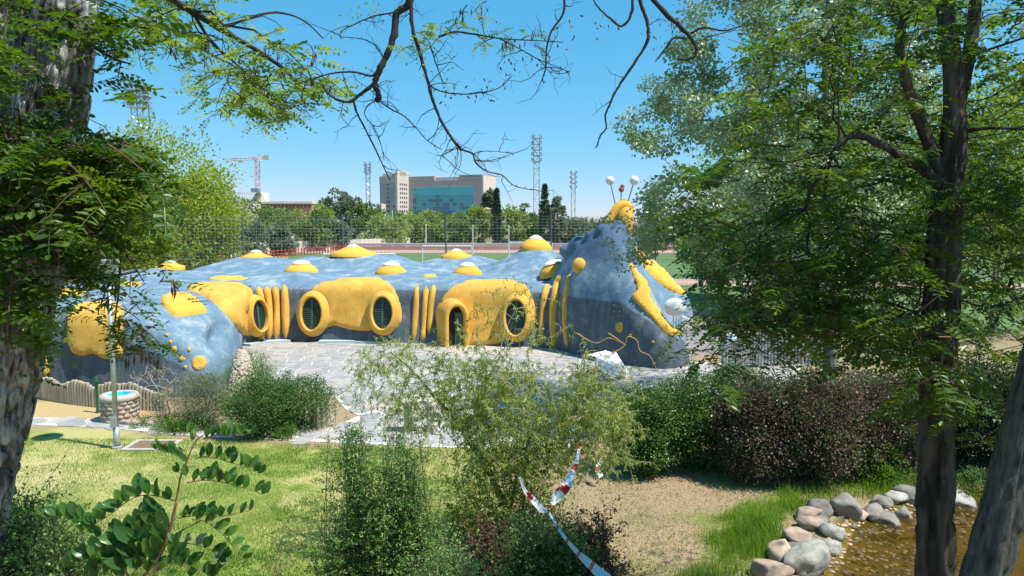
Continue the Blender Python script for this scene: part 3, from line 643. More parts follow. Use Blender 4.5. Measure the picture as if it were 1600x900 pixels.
# lamp post
lb = G(183, 700); lp = empty('lamp_post', tuple(lb), 'tall galvanised lamp post with globe standing on the lawn by the path', 'lamp post')
m = MB(); addtube(m, [lb+(0, 0, -.05), lb+(0, 0, .52)], [.075, .075], 12); addtube(m, [lb+(0, 0, .5), lb+(0, 0, 4.15)], [.058, .05], 12); m.build('pole', m_galv, lp, smooth=True)
MB().add(*box(lb+(-.02, -.06, .66), (.13, .1, .26))).build('access_box', m_galv, lp)
MB().add(*lathe([(.12, 0), (.12, .04), (.08, .06)], 12, lb)).build('base_plate', m_galv, lp)
MB().add(*sphere(lb+(0, 0, 4.35), .22, 16, 10)).build('globe', m_white, lp, smooth=True)
MB().add(*lathe([(.001, 4.55), (.36, 4.52), (.36, 4.56), (.001, 4.6)], 16, lb)).build('hood', m_galv, lp)
# green bollard
gb = G(153, 645); m = MB(); m.add(*lathe([(.055, 0), (.055, .06), (.042, .1), (.042, .88), (.055, .9), (.055, .94), (.035, .96), (.045, 1.01), (.03, 1.05), (.001, 1.06)], 12, gb)); g = m.build('bollard', M('green_paint', (.02, .09, .04), (.03, .12, .06), 4, .5), smooth=True)
tag(g, 'dark green metal post with round knob in front of the log palisade', 'post')
# drinking fountain basin
fb_ = G(188, 656); fo = empty('stone_basin', tuple(fb_), 'round stone basin with a pale rim and blue bowl behind the lamp post', 'fountain')
m_mas = M('rough_masonry', (.36, .30, .23), (.50, .43, .35), 5, .95, .8, 9, bdist=.05)
MB().add(*lathe([(.46, -.05), (.45, .3), (.46, .58)], 28, fb_)).build('pedestal', m_mas, fo, smooth=True)
for r in range(5):
    for c in range(14):
        a = (c+.5*(r % 2)+rng.uniform(-.15, .15))/14*2*math.pi; V, F = sphere((0, 0, 0), 1, 7, 5)
        V = V*np.array([.035, .098, .055])*rng.uniform(.85, 1.05); cc_, ss_ = math.cos(a), math.sin(a); V = V@np.array([[cc_, ss_, 0], [-ss_, cc_, 0], [0, 0, 1]])
        MB().add(V+fb_+np.array([cc_*.46, ss_*.46, .06+r*.12]), F).build('stone', m_stone_p if rng.random() < .4 else m_mas, fo, smooth=True)
MB().add(*lathe([(.46, .58), (.50, .60), (.51, .68), (.47, .74), (.38, .76), (.29, .74), (.28, .70)], 28, fb_)).build('rim', m_concrete, fo, smooth=True)
MB().add(*lathe([(.29, .735), (.24, .69), (.12, .66), (.001, .65)], 24, fb_)).build('bowl', M('cyan_paint', (.02, .38, .62), (.03, .45, .68), 4, .4), fo, smooth=True)
# manhole
mo = G(238, 697); mh = empty('manhole', tuple(mo), 'rusty brown manhole cover in a concrete frame on the lawn beside the lamp post', 'manhole')
for a, b, c, d in ((0, -.36, 1.15, .1), (0, .36, 1.15, .1), (-.52, 0, .1, .62), (.52, 0, .1, .62)): MB().add(*box(mo+(a, b, .02), (c, d, .05))).build('frame_edge', m_concrete, mh)
MB().add(*box(mo+(0, 0, .012), (.93, .61, .03))).build('cover', M('rusty_cover', (.20, .12, .08), (.27, .17, .12), 12, .9, .4), mh)
# bench
bo_ = G(650, 677); be = empty('stone_bench', tuple(bo_), 'small concrete bench with slab legs behind the hanging willow strands', 'bench')
MB().add(*box(bo_+(0, .15, .80), (.86, .42, .10))).build('seat_slab', m_concrete, be)
for sx in (-.22, .36): MB().add(*box(bo_+(sx, .15, .38), (.16, .34, .76))).build('leg', M('grey_leg', (.25, .27, .27), (.33, .34, .33), 4, .9) if sx < 0 else m_concrete, be)
wv, wf_ = lathe([(.10, -.03), (.11, 0), (.10, .03)], 14); 
wv = wv[:, [0, 2, 1]]; b2 = G(656, 678); t = MB().add(wv+b2+(0, .0, .11), wf_); V, F = lathe([(.001, -.02), (.06, -.03), (.06, .03), (.001, .02)], 12); t.add(V[:, [0, 2, 1]]+b2+(0, 0, .11), F, 1)
tag(t.build('round_disc', [m_dark, m_white], smooth=True), 'small dark disc with a white centre standing under the concrete bench', 'disc')
# white perforated cover box
po = G(958, 596); pbx = empty('perforated_cover', tuple(po), 'white perforated metal cover leaning beside the slug head behind the willow', 'cover')
Q = [D(931, 557, 25.4), D(962, 552, 26.4), D(980, 582, 25.4), D(948, 592, 24.4)]
e1 = Q[1]-Q[0]; e2 = Q[3]-Q[0]; m = MB()
for t in np.linspace(0, 1, 15): addtube(m, [Q[0]+(Q[1]-Q[0])*t, Q[3]+(Q[2]-Q[3])*t], .018, 4)
for t in np.linspace(0, 1, 17): addtube(m, [Q[0]+(Q[3]-Q[0])*t, Q[1]+(Q[2]-Q[1])*t], .018, 4)
m.build('perforated_sheet', m_white, pbx)
for k in range(4):
    m = MB(); addtube(m, [Q[k], Q[(k+1) % 4]], .04, 6); m.build('frame_bar', m_white, pbx)
m = MB(); T = [Q[0]+(-.35, .5, -.05), Q[1]+(-.3, .6, 0)]; m.add([Q[0], Q[1], T[1], T[0]], [[0, 1, 2, 3]]); m.add([Q[0]-(0, 0, .03), Q[1]-(0, 0, .03), T[1]-(0, 0, .03), T[0]-(0, 0, .03)], [[3, 2, 1, 0]]); m.build('top_sheet', m_white, pbx)
for q in (Q[0], Q[1], T[0], T[1]):
    m = MB(); addtube(m, [np.array([q[0], q[1], 0]), q], .03, 6); m.build('leg', m_white, pbx)
# barrier tape
m_tw = M('tape_white', (.80, .80, .79), (.74, .74, .74), 3, .35); m_tr = M('tape_red', (.50, .02, .02), (.6, .03, .03), 3, .35); m_tk = M('tape_print', (.07, .07, .09))
m_tb = M('tape_pale_blue', (.42, .56, .66), (.50, .62, .70), 3, .35)
def tape(P, W, name, label, step=.17, wht=0, print_at=None):
    C = smooth_poly([list(D(a, b, Y)) for a, b, Y in P], 12, False); n = len(C); Wd = np.interp(np.linspace(0, 1, n), np.linspace(0, 1, len(W)), W)
    T = unit(np.gradient(C, axis=0)); view = unit(C-CAM); S = unit(np.cross(T, view)); S = S*np.cos(.5)+view*np.sin(.5)*np.sin(np.linspace(0, 9, n))[:, None]*.8; S = unit(S)
    # fine resample so that the slanted stripes have clean edges
    s = np.r_[0, np.cumsum(np.linalg.norm(np.diff(C, axis=0), axis=1))]; N = int(s[-1]/.035); q = np.linspace(0, s[-1], N)
    C2 = np.stack([np.interp(q, s, C[:, k]) for k in range(3)], 1); S2 = np.stack([np.interp(q, s, S[:, k]) for k in range(3)], 1); W2 = np.interp(q, s, Wd)
    V = []; K = 4
    for j in range(K+1): V.append(C2+S2*((j/K-.5)*W2)[:, None]+np.array([0, 0, .004])*math.sin(j*2))
    V = np.array(V).transpose(1, 0, 2).reshape(-1, 3); i = np.arange(N-1)[:, None]*(K+1); j = np.arange(K)[None]
    F = np.stack([i+j, i+j+1, i+K+1+j+1, i+K+1+j], -1).reshape(-1, 4)
    ph = (q[:-1, None]+np.arange(K)[None]*.012) % (step*2.2); mi = np.where(ph < step*(.4 if wht else .62), 1, 0).ravel()
    return tag(MB().add(V, F, mi).build(name, [m_tb if wht else m_tw, m_tr, m_tk]), label, 'barrier tape')
tape([(906,692,9.6),(903,712,9.4),(896,735,9.2),(886,757,9.0),(872,775,8.9),(862,788,8.8)], [.03,.045,.07,.13,.14,.05], 'barrier_tape', 'red and white striped barrier tape hanging slack below the willow crown')
tape([(862,788,8.8),(855,796,8.7),(848,797,8.7),(832,780,8.8),(820,766,8.9),(812,745,9)], [.03,.05,.09,.08,.04,.03], 'barrier_tape', 'crumpled red and white tape tied round the willow stem')
tape([(856,797,8.7),(868,818,8.2),(884,842,7.6),(903,864,7.0),(925,885,6.4),(950,908,5.9)], [.02,.03,.035,.05,.08,.11], 'barrier_tape', 'pale twisted barrier tape running down to the bottom edge of the photo', step=.26, wht=1)
tape([(934,712,15),(937,722,15),(933,733,14.9),(940,745,14.8)], [.08,.14,.10,.12], 'barrier_tape', 'loose scrap of red and white tape under the dark green hedge', step=.12)
# boulders
def boulder(px, py, wpx, hpx, mat, label, group, rot=0, sink=.25, seed=0):
    p = G(px, py); d = p[1]/FPX; a = wpx*d/2*(1.16 if wpx > 24 else 1); h = hpx*d
    h *= .86
    V, F = sphere((0, 0, 0), 1, 30, 22); V = V*np.array([1, .85, 1]); k = np.array([seed*3.1, px*.1, py*.1])
    gs = np.random.default_rng(int(seed*7+px))
    for _ in range(11):
        nn = unit(gs.normal(size=3)); dt = V@nn; V = V*np.where(dt > (hh_ := gs.uniform(.62, .86)), hh_/np.maximum(dt, 1e-6), 1)[:, None]
    V = V*(1.08+.35*(vnoise(V+k, 1.1)-.5)+.16*(vnoise(V+k, 3.)-.5)+.09*(vnoise(V+k, 7.)-.5)+.05*(vnoise(V+k, 15.)-.5))[:, None]; V *= np.array([a, a*.8, h*.62]); c, s = math.cos(rot), math.sin(rot); V = V@np.array([[c, s, 0], [-s, c, 0], [0, 0, 1]])
    V += np.array([p[0], p[1]+a*.3, zground(np.array([p[0]]), np.array([p[1]]))[0]+h*.42-h*sink*.5])
    return tag(MB().add(V, F).build('boulder', mat, smooth=True), label, 'boulder', group)
GR = 'boulders along the pond edge'
for k, (a, b, w_, h, mt, lb_) in enumerate([
 (1208,905,60,36,m_stone_p,'pinkish boulder cut by the bottom edge, lowest of the pond rim'),
 (1264,893,82,52,m_stone_w,'largest pale speckled boulder at the lower left of the pond'),
 (1222,874,50,36,m_stone_p,'flat pink boulder just left of the largest pale boulder'),
 (1250,850,46,28,m_stone_p,'pink boulder above the flat pink one where the grass ends'),
 (1268,828,40,26,m_stone_p,'small buff boulder in the middle of the left pond rim'),
 (1265,812,40,28,m_stone_p,'sunlit buff boulder below the brown boulder on the pond rim'),
 (1285,806,52,34,m_stone,'brown boulder at the corner where the pond rim turns right'),
 (1322,804,50,38,m_stone,'rounded grey brown boulder right of the corner boulder'),
 (1302,840,36,26,m_stone_w,'pale grey stone standing in the water inside the left rim'),
 (1300,862,34,24,m_stone_w,'knobbly pale stone behind the largest pale boulder'),
 (1366,802,42,30,m_stone,'grey boulder in the middle of the far pond rim'),
 (1390,806,58,30,m_stone,'long dark grey boulder pointing into the pond'),
 (1414,798,34,22,m_stone,'angular grey stone left of the tall trunk'),
 (1424,782,44,28,m_stone,'half hidden grey boulder beside the tall trunk'),
 (1362,818,24,14,m_stone,'small flat grey stone at the waterline below the middle boulder'),
 (1335,817,18,12,m_stone,'small round stone at the waterline left of centre'),
 (1346,822,13,10,m_stone,'tiny stone between two waterline stones'),
 (1340,832,12,8,m_stone_w,'tiny pale stone lying in the shallow water'),
 (1236,862,30,20,m_stone,'dark wedge of stone between the two pink boulders of the left rim'),
 (1284,822,30,20,m_stone,'brown stone filling the gap under the corner boulder'),
 (1344,806,34,24,m_stone_p,'pinkish stone between the rounded boulder and the middle boulder'),
 (1402,784,36,24,m_stone_w,'pale grey stone behind the long dark boulder'),
 (1380,790,30,20,m_stone,'grey stone behind the middle boulder of the far rim'),
 (1448,790,34,20,m_stone,'flat dark stone against the foot of the tall trunk'),
 (1508,778,58,38,m_stone_w,'large smooth grey boulder between the two right trunks'),
 (1503,788,22,12,m_stone,'little stone below the smooth boulder between the trunks'),
 (1534,786,20,14,m_stone_w,'little pale stone right of the smooth boulder'),
 (1472,778,40,24,m_stone,'dark boulder partly behind the tall right trunk')]): boulder(a, b, w_, h, mt, lb_, GR, rot=k*.7, seed=k)
for k, (a, b, w_, h, mt, lb_) in enumerate([(202,664,26,12,m_stone_p,'reddish stone at the foot of the round basin'),(228,666,22,10,m_stone_w,'pale stone right of the reddish stone by the path'),(245,668,16,9,m_stone_w,'whitish stone in the planted bed edge'),(265,670,24,10,m_stone_p,'tan stone below the thin bare shrub'),(290,672,22,10,m_stone_p,'low tan stone under the grey green bush'),(412,680,22,14,m_stone_p,'round red stone at the foot of the clipped dark shrub')]): boulder(a, b, w_, h, mt, lb_, 'stones edging the planted bed', seed=40+k)
pm = MB(); Vs, Fs = sphere((0, 0, 0), 1, 7, 5); cnt = 0
while cnt < 420:
    px = rng.uniform(1290, 1560); py = rng.uniform(790, 900); q = G(px, py, -.15)
    if not inpoly(POND, q[:1], q[1:2])[0]: continue
    if rng.random() > math.exp(-polydist(POND, q[:1], q[1:2])[0]*1.1)+.1: continue
    zz = zground(q[:1], q[1:2])[0]; pm.add(Vs*np.array([1, .8, .5])*rng.uniform(.02, .055)+np.array([q[0], q[1], max(zz, -.16)+.01]), Fs, rng.integers(0, 2)); cnt += 1
tag(pm.build('pond_pebbles', [M('ochre_pebble', (.50, .33, .12), (.60, .45, .25), 9, .5), m_stone_p], kind='stuff', smooth=True), 'ochre and pink pebbles scattered in the shallow water by the pond rim', 'pebbles')

# ================================================================ SPORTS GROUND AND FAR SCENE
def sheet(name, P, z, mat): 
    P = [(p[0], p[1]) for p in P]; return MB().add([(x, y, z) for x, y in P], [list(range(len(P)))]).build(name, mat, kind='structure')
m_turf = M('sports_turf', (.09, .155, .045), (.12, .19, .06), .25, .95); m_track = M('running_track', (.42, .24, .19), (.48, .29, .24), .3, .9)
sheet('sports_field', [(-20, 62), (75, 50), (100, 126), (-38, 126)], .012, m_turf)
sheet('near_turf', [(13, 36), (60, 36), (64, 62), (9, 62)], .008, m_turf)
sheet('running_track', [(-40, 126.5), (110, 126.5), (110, 137), (-44, 137)], .012, m_track)
sheet('track_lane', [(8, 64), (72, 54), (73, 60), (10, 70)], .020, m_track)
for k in range(4): sheet('lane_line', [(8, 65+k*1.5), (72, 55+k*1.5), (72, 55.12+k*1.5), (8, 65.12+k*1.5)], .026, m_white)
sheet('pale_concourse', [(-70, 96), (-40, 112), (-45, 137.5), (110, 137.5), (110, 152), (-80, 152)], .016, M('pale_sand', (.50, .43, .33), (.56, .50, .40), .3))
# tall mesh fence
fo_ = empty('mesh_fence', (0, 48, 0), 'tall grey wire mesh fence with slim posts behind the slug building', 'fence'); FYf = lambda x: 48+.0*x
m_wire = M('fence_wire', (.34, .38, .38), (.4, .44, .43), 3, .5, metal=.3); m_post = M('dark_fence_post', (.09, .11, .12), (.12, .14, .15), 3, .5)
for px in (-430, -268, -106, 56, 218, 381, 536, 697, 861, 1024, 1190, 1352, 1514, 1680, 1850):
    q = D(px, 400, 48); m = MB(); addtube(m, [(q[0], 48, 0), (q[0], 48, 5.95)], .05, 8); m.build('post', m_post, fo_)
m = MB(); x0, x1 = -52, 46
for z in np.arange(.2, 5.85, .2): m.add(*box(((x0+x1)/2, 48, z), (x1-x0, .006, .010 if (z*5) % 5 > .5 else .02)))
for x in np.arange(x0, x1, .27): m.add(*box((x, 48.01, 2.95), (.011, .006, 5.7)))
m.build('wire_mesh', m_wire, fo_)
# red railing and pale wall
ra = empty('red_railing', (-36, 95, 0), 'long red railing beyond the fence along the sports field', 'railing')
A = D(322, 400, 93); B = D(560, 400, 137)
m = MB()
for z in (.55, 1.05): addtube(m, [(A[0], A[1], z), (B[0], B[1], z)], .04, 4)
m.build('rail', m_red, ra)
N = 46
for k in range(N):
    q = A+(B-A)*k/(N-1); MB().add(*box((q[0], q[1], .62), (.13, .13, 1.25))).build('post', m_red, ra)
wl = MB(); A2 = D(300, 400, 112); B2 = D(640, 400, 158); u = unit(B2-A2); wl.add(*box(((A2+B2)/2)*np.array([1, 1, 0])+np.array([0, 0, .95]), (np.linalg.norm(B2-A2), .3, 1.9), math.atan2(u[1], u[0])))
tag(wl.build('low_wall', M('cream_wall', (.55, .48, .39), (.62, .55, .46), .5)), 'long cream boundary wall behind the red railing at the left', 'wall')
# spectator stand
ss = empty('spectator_stand', (-10, 141, 0), 'long low stand with pinkish beam and pale posts across the sports ground', 'stand')
m_pink = M('pink_beam', (.48, .36, .36), (.54, .43, .43), .5); xs0, xs1 = D(482, 385, 141)[0], D(1120, 385, 141)[0]
zt = lambda py: D(500, py, 141)[2]
MB().add(*box(((xs0+xs1)/2, 141, (zt(380)+zt(384))/2), (xs1-xs0, 1.6, zt(380)-zt(384)))).build('roof_beam', m_pink, ss)
MB().add(*box(((xs0+xs1)/2, 143, zt(392)/1), (xs1-xs0, .3, 1.3))).build('rear_wall', M('mauve_wall', (.30, .27, .31), (.36, .33, .36), .6), ss)
MB().add(*box(((xs0+xs1)/2, 139.5, .35), (xs1-xs0, .3, .7))).build('front_wall', M('brick_red_wall', (.36, .17, .14), (.42, .22, .18), .6), ss)
for k in range(64):
    x = xs0+(xs1-xs0)*k/63; MB().add(*box((x, 140.2, zt(383)/2), (.16, .16, zt(383)))).build('post', m_white if k % 2 else m_pink, ss)
m = MB()
for z in (.9, 1.15): m.add(*box(((xs0+xs1)/2, 140.3, z), (xs1-xs0, .06, .06)))
m.build('handrail', m_white, ss)
def goal(pxa, pxb, Y, zt_, label):
    a = D(pxa, 400, Y); b = D(pxb, 400, Y); g = empty('football_goal', (a[0], Y, 0), label, 'goal')
    for q in (a, b):
        m = MB(); addtube(m, [(q[0], Y, 0), (q[0], Y, zt_)], .09, 6); m.build('post', m_white, g)
    m = MB(); addtube(m, [(a[0], Y, zt_), (b[0], Y, zt_)], .09, 6); m.build('crossbar', m_white, g)
    m = MB()
    for x in np.arange(a[0], b[0], .35): addtube(m, [(x, Y, zt_), (x, Y+1.4, 0)], .012, 3)
    for t in np.linspace(0, 1, 7): addtube(m, [(a[0], Y+1.4*t, zt_*(1-t)), (b[0], Y+1.4*t, zt_*(1-t))], .012, 3)
    m.build('net', m_wire, g)
goal(660,737,95,2.25,'white football goal on the far side of the sports field under the stand'); goal(505,617,71,2.3,'nearer white football goal just above the slug roof'); goal(795,862,110,2.3,'far white football goal right of the middle fence post')
# floodlight towers
def mast(px, ptop, Y, wpx, label, rows=5, hpx=40):
    b = D(px, 400, Y); zt_ = D(px, ptop, Y)[2]; wd = wpx*Y/FPX/2; o = empty('floodlight_mast', (b[0], Y, 0), label, 'floodlight mast')
    for sx in (-1, 1):
        for sy in (-1, 1):
            m = MB(); addtube(m, [(b[0]+sx*wd, Y+sy*wd, 0), (b[0]+sx*wd, Y+sy*wd, zt_)], .10, 5); m.build('leg', m_galv, o)
    m = MB(); dz = wd*2.2; z = 0; k = 0
    while z < zt_-dz:
        for sy in (-1, 1):
            s = 1 if k % 2 else -1; addtube(m, [(b[0]-s*wd, Y+sy*wd, z), (b[0]+s*wd, Y+sy*wd, z+dz)], .05, 4); addtube(m, [(b[0]-wd, Y+sy*wd, z), (b[0]+wd, Y+sy*wd, z)], .05, 4)
        z += dz; k += 1
    m.build('lattice', m_galv, o, kind='stuff')
    hh = hpx*Y/FPX; z0 = zt_-hh
    for r in range(rows):
        zz = z0+hh*.86*r/(rows-1); m = MB(); m.add(*box((b[0], Y, zz-.3), (wd*3.6, wd*2.6, .12))); m.build('platform', m_galv, o)
        for c in (-1.7, -1.1, 1.1, 1.7): MB().add(*box((b[0]+c*wd, Y-.3, zz+.2), (wd*.5, .5, hh/rows*.5))).build('floodlight', m_galv, o)
mast(838,209,200,8.5,'tallest lattice floodlight mast, left of the pointed cypress'); mast(895,266,290,6,'smaller lattice floodlight mast near the slug horn',4,26)
mast(577,253,240,6,'lattice mast left of the glass fronted tower block',4,16); mast(229,134,110,18,'lattice floodlight mast showing above the left trees',4,30)
# crane
cb = D(403, 300, 300); cr = empty('tower_crane', (cb[0], 300, 0), 'red and white tower crane above the orange building', 'crane'); m_cr = M('crane_red', (.52, .25, .24), (.66, .56, .54), .4, .6)
def lattice(A, B, wd, r, mat, name, nseg):
    A = np.array(A, float); B = np.array(B, float); u = unit(B-A); s = unit(np.cross(u, [0, 1, 0])); t = np.array([0, 1., 0]); m = MB()
    for a in (-1, 1):
        for b in (-1, 1): addtube(m, [A+s*a*wd+t*b*wd, B+s*a*wd+t*b*wd], r, 4)
    for k in range(nseg):
        P = A+(B-A)*k/nseg; Q = A+(B-A)*(k+1)/nseg; g = 1 if k % 2 else -1
        for b in (-1, 1): addtube(m, [P+s*g*wd+t*b*wd, Q-s*g*wd+t*b*wd], r*.7, 4)
    return m.build(name, mat, cr)
zt3 = D(403, 248, 300)[2]; L3 = lambda px, py: D(px, py, 300)
lattice((cb[0], 300, 0), (cb[0], 300, zt3), .75, .15, m_cr, 'tower', 24)
lattice(L3(403, 247.5), L3(357, 249.5), .45, .11, m_cr, 'jib', 14); lattice(L3(403, 247), L3(419, 246), .45, .11, m_cr, 'counter_jib', 5)
MB().add(*box(L3(417, 246), (2, 1.5, 1.8))).build('counterweight', m_concrete, cr); MB().add(*box(L3(405, 249), (1.6, 1.6, 1.6))).build('cab', m_white, cr)
m = MB(); addtube(m, [L3(405, 247), L3(405, 241)], .25, 4); m.build('apex', m_cr, cr)
# far buildings
def facade_box(root, px0, px1, ytop, Y, depth, mat, name='wall'):
    a = D(px0, ytop, Y); b = D(px1, ytop, Y); MB().add(*box(((a[0]+b[0])/2, Y+depth/2, a[2]/2), (b[0]-a[0], depth, a[2]))).build(name, mat, root); return a, b
ob = empty('apartment_block', tuple(D(440, 345, 250)*np.array([1, 1, 0])), 'low orange brick block with a row of dark windows under the crane', 'building')
m_ob = M('orange_brick', (.48, .27, .17), (.56, .34, .23), .4); m_pw = M('pale_wall', (.60, .54, .46), (.66, .60, .52), .4); m_gl = M('dark_glass', (.05, .06, .08), (.09, .1, .12), .5, .15, spec=.6)
facade_box(ob, 392, 488, 318, 250, 14, m_ob); a, b = facade_box(ob, 396, 408, 300, 249, 8, m_pw, 'stair_tower')
q = D(440, 316.5, 249.4); MB().add(*box((q[0], 256, q[2]), (97*250/FPX, 16, .7))).build('roof_slab', m_pw, ob)
q = D(436, 330, 249.2); MB().add(*box((q[0]-1, 249.3, q[2]), (15, 1.2, .5))).build('balcony_slab', m_iron, ob)
for k in range(13):
    q = D(412+k*5.9, 322, 249.9); MB().add(*box((q[0], 249.95, q[2]), (.75, .2, 1.0))).build('window', m_gl, ob)
MB().add(*box(D(399, 297, 248), (2.4, 2, 1.2))).build('roof_tank', m_iron, ob)
vb = empty('vaulted_hall', tuple(D(370, 345, 240)*np.array([1, 1, 0])), 'hall with a ribbed grey barrel roof behind the left trees', 'building')
a = D(345, 318, 240); b = D(394, 318, 240); MB().add(*box(((a[0]+b[0])/2, 246, a[2]/2), (b[0]-a[0], 12, a[2]))).build('wall', m_pw, vb)
m = MB(); zt_ = D(370, 299, 240)[2]; nn = 22
for k in range(nn):
    x = a[0]+(b[0]-a[0])*k/(nn-1); ang = np.linspace(0, math.pi, 9); addtube(m, [(x, 246-6*math.cos(t), a[2]+(zt_-a[2])*math.sin(t)) for t in ang], .12, 4)
m.build('roof_rib', m_galv, vb); ang = np.linspace(0, math.pi, 12)
V = [(x, 246-5.9*math.cos(t), a[2]+(zt_-a[2]-.1)*math.sin(t)) for x in (a[0], b[0]) for t in ang]; MB().add(V, [[k, k+1, k+13, k+12] for k in range(11)]).build('barrel_roof', M('zinc_roof', (.22, .26, .30), (.28, .32, .35), .5, .5), vb)
# glass fronted block
TH = math.radians(24); U = np.array([math.cos(TH), -math.sin(TH), 0]); Vd = np.array([math.sin(TH), math.cos(TH), 0]); Yh = 430; Or = D(619, 345, Yh)*np.array([1, 1, 0]); k_ = Yh/FPX
ho = empty('glass_fronted_block', tuple(Or), 'large pinkish grey block with a wide teal glass front and a pale side tower', 'building')
m_hp = M('pink_grey_cladding', (.40, .34, .33), (.45, .39, .37), .15); m_ht = M('grey_tower_cladding', (.30, .31, .33), (.34, .35, .36), .15); m_hw = M('cream_cladding', (.58, .50, .45), (.64, .56, .50), .15)
def hbox(u0, u1, v0, v1, z0, z1, mat, name, par=None):
    c = Or+U*(u0+u1)/2+Vd*(v0+v1)/2+np.array([0, 0, (z0+z1)/2]); return MB().add(*box(c, (u1-u0, v1-v0, z1-z0), -TH)).build(name, mat, par or ho)
TW = 11.2; zt_ = D(619, 268, Yh)[2]; zl = D(600, 275, Yh)[2]
hbox(-TW, -.05, .3, 12, 0, zl-.4, m_ht, 'tower_wall'); hbox(-TW, -.05, .0, 11.9, zl-4.2, zl, m_hp, 'tower_crown'); hbox(-TW+2, -.3, .6, 11, zl, zl+1.5, m_hw, 'parapet')
hbox(-.04, 1.2, -.1, 12.4, 0, zt_+.6, m_hw, 'side_tower'); 
zr = D(700, 275, Yh)[2]; x637 = 1.3
def u_at(px, v):   # solve for u so that the point on the front plane v projects at px
    lo, hi = -50, 120
    for _ in range(40):
        mid = (lo+hi)/2; q = Or+U*mid+Vd*v; p_ = 800+FPX*q[0]/q[1]
        lo, hi = (mid, hi) if p_ < px else (lo, mid)
    return lo
u1 = u_at(754, 12.5); hbox(1.25, u1, 12.5, 30, 0, zr-2.6, m_hp, 'main_wall'); hbox(1.25, u_at(680, 12.5), 12.3, 29, zr-2.55, zr+.2, m_hp, 'attic'); hbox(u_at(680, 12.5)+.1, u_at(718, 12.5), 14, 29, zr-2.55, zr-.6, m_hw, 'attic'); hbox(u_at(718, 12.5)+.1, u1+.2, 12.3, 29, zr-2.55, zr+.4, m_hp, 'attic')
hbox(u1+.02, u1+.6, 12.6, 29, 0, zr-.4, m_hw, 'end_wall')
for r in range(7):
    zz = D(630, 287.5+r*7, Yh)[2]
    for c in range(4): MB().add(*box(Or+U*1.25+Vd*(3+c*2.2)+np.array([0, 0, zz]), (.15, 1.1, 1.1), -TH)).build('window', m_gl, ho)
    MB().add(*box(Or-U*TW*.5+Vd*.25+np.array([0, 0, zz]), (1.0+(r > 3)*1.5, .2, 1.0), -TH)).build('window', m_gl, ho)
    if r > 4:
        for uu in (-TW*.88, -TW*.14): MB().add(*box(Or+U*uu+Vd*.25+np.array([0, 0, zz]), (1.6, .2, .8), -TH)).build('window', m_gl, ho)
ug0, ug1 = u_at(646, 12.3), u_at(741, 12.3); zg1 = D(690, 292, Yh)[2]; zg0 = D(690, 352, Yh)[2]; NR, NC = 10, 18
def glassm(nm, c): 
    return M(nm, c, tuple(v*.8 for v in c), .1, .12, spec=.9)
gl = [glassm('teal_glass', (.015, .34, .42)), glassm('bright_teal_glass', (.03, .46, .52)), glassm('deep_blue_glass', (.01, .14, .30)), glassm('dark_teal_glass', (.02, .16, .20))]
hbox(ug0-.3, ug1+.3, 12.35, 12.6, zg0, zg1+.3, m_hw, 'curtain_frame'); pw = (ug1-ug0)/NC; phh = (zg1-zg0)/NR; pmesh = None
for r in range(NR):
    for c in range(NC):
        pr = r/NR; mi = 1 if r < 2 else (0 if rng.random() > pr*.7 else (2 if rng.random() < .5 else 3))
        if 5 < c < 9 and r > 1 and rng.random() < .75: mi = 3
        if 8 < c < 11 and r > 3: mi = 2
        q = Or+U*(ug0+pw*(c+.5))+Vd*(12.28)+np.array([0, 0, zg1-phh*(r+.5)])
        me = pmesh.get(mi) if pmesh else None
        if me is None:
            pmesh = pmesh or {}; me = MB().add(*box((0, 0, 0), (pw-.08, .12, phh-.22), -TH)).mesh('pane', gl[mi]); pmesh[mi] = me
        o = bpy.data.objects.new('pane', me); COL.objects.link(o); o.parent = ho; o.location = Vector(q)-ho.location
# hotel roof sign (green, letters unreadable in the photo): three green marks
for k, dx in enumerate((0, 2.2, 4.2)):
    MB().add(*box(Or+U*1.4+Vd*(4+dx)+np.array([0, 0, zt_-1.2]), (.2, .8 if k else 1.1, 1.5), -TH)).build('sign_mark', M('sign_green', (.25, .45, .06)), ho)
# other distant blocks
for (a_, b_2, yt, Y, lbl) in [(878,888,339,520,'tiny pale block far off below the smaller floodlight mast'),(1085,1130,330,300,'distant pale building seen through the right tree'),(588,596,318,350,'narrow grey plant box beside the tower block')]:
    ho2 = empty('distant_block', tuple(D(a_, 345, Y)*np.array([1, 1, 0])), lbl, 'building'); facade_box(ho2, a_, b_2, yt, Y, 12, m_hw)
    for r in range(2):
        for c in range(3):
            q = D(a_+(b_2-a_)*(c+.5)/3, yt+3+r*4, Y-.2); MB().add(*box(q, ((b_2-a_)*Y/FPX/6, .2, 1))).build('window', m_gl, ho2)
for k, (px, yt, Y) in enumerate([(739,353,120),(795,354,125),(614,330,170),(457,372,125),(666,352,150)]):
    q = D(px, 400, Y); z_ = D(px, yt, Y)[2]; o = empty('white_lamp_pole', (q[0], Y, 0), ['white pole standing left of the cypress on the sports ground','white pole just left of the tallest floodlight mast','thin white mast in front of the tower block','short lamp with round head above the red railing','thin white pole above the near football goal'][k], 'pole')
    m = MB(); addtube(m, [(q[0], Y, 0), (q[0], Y, z_)], .09, 5); m.build('pole', m_white, o); MB().add(*sphere((q[0], Y, z_), .35 if k == 3 else .15, 8, 6)).build('lamp_head', m_white, o)
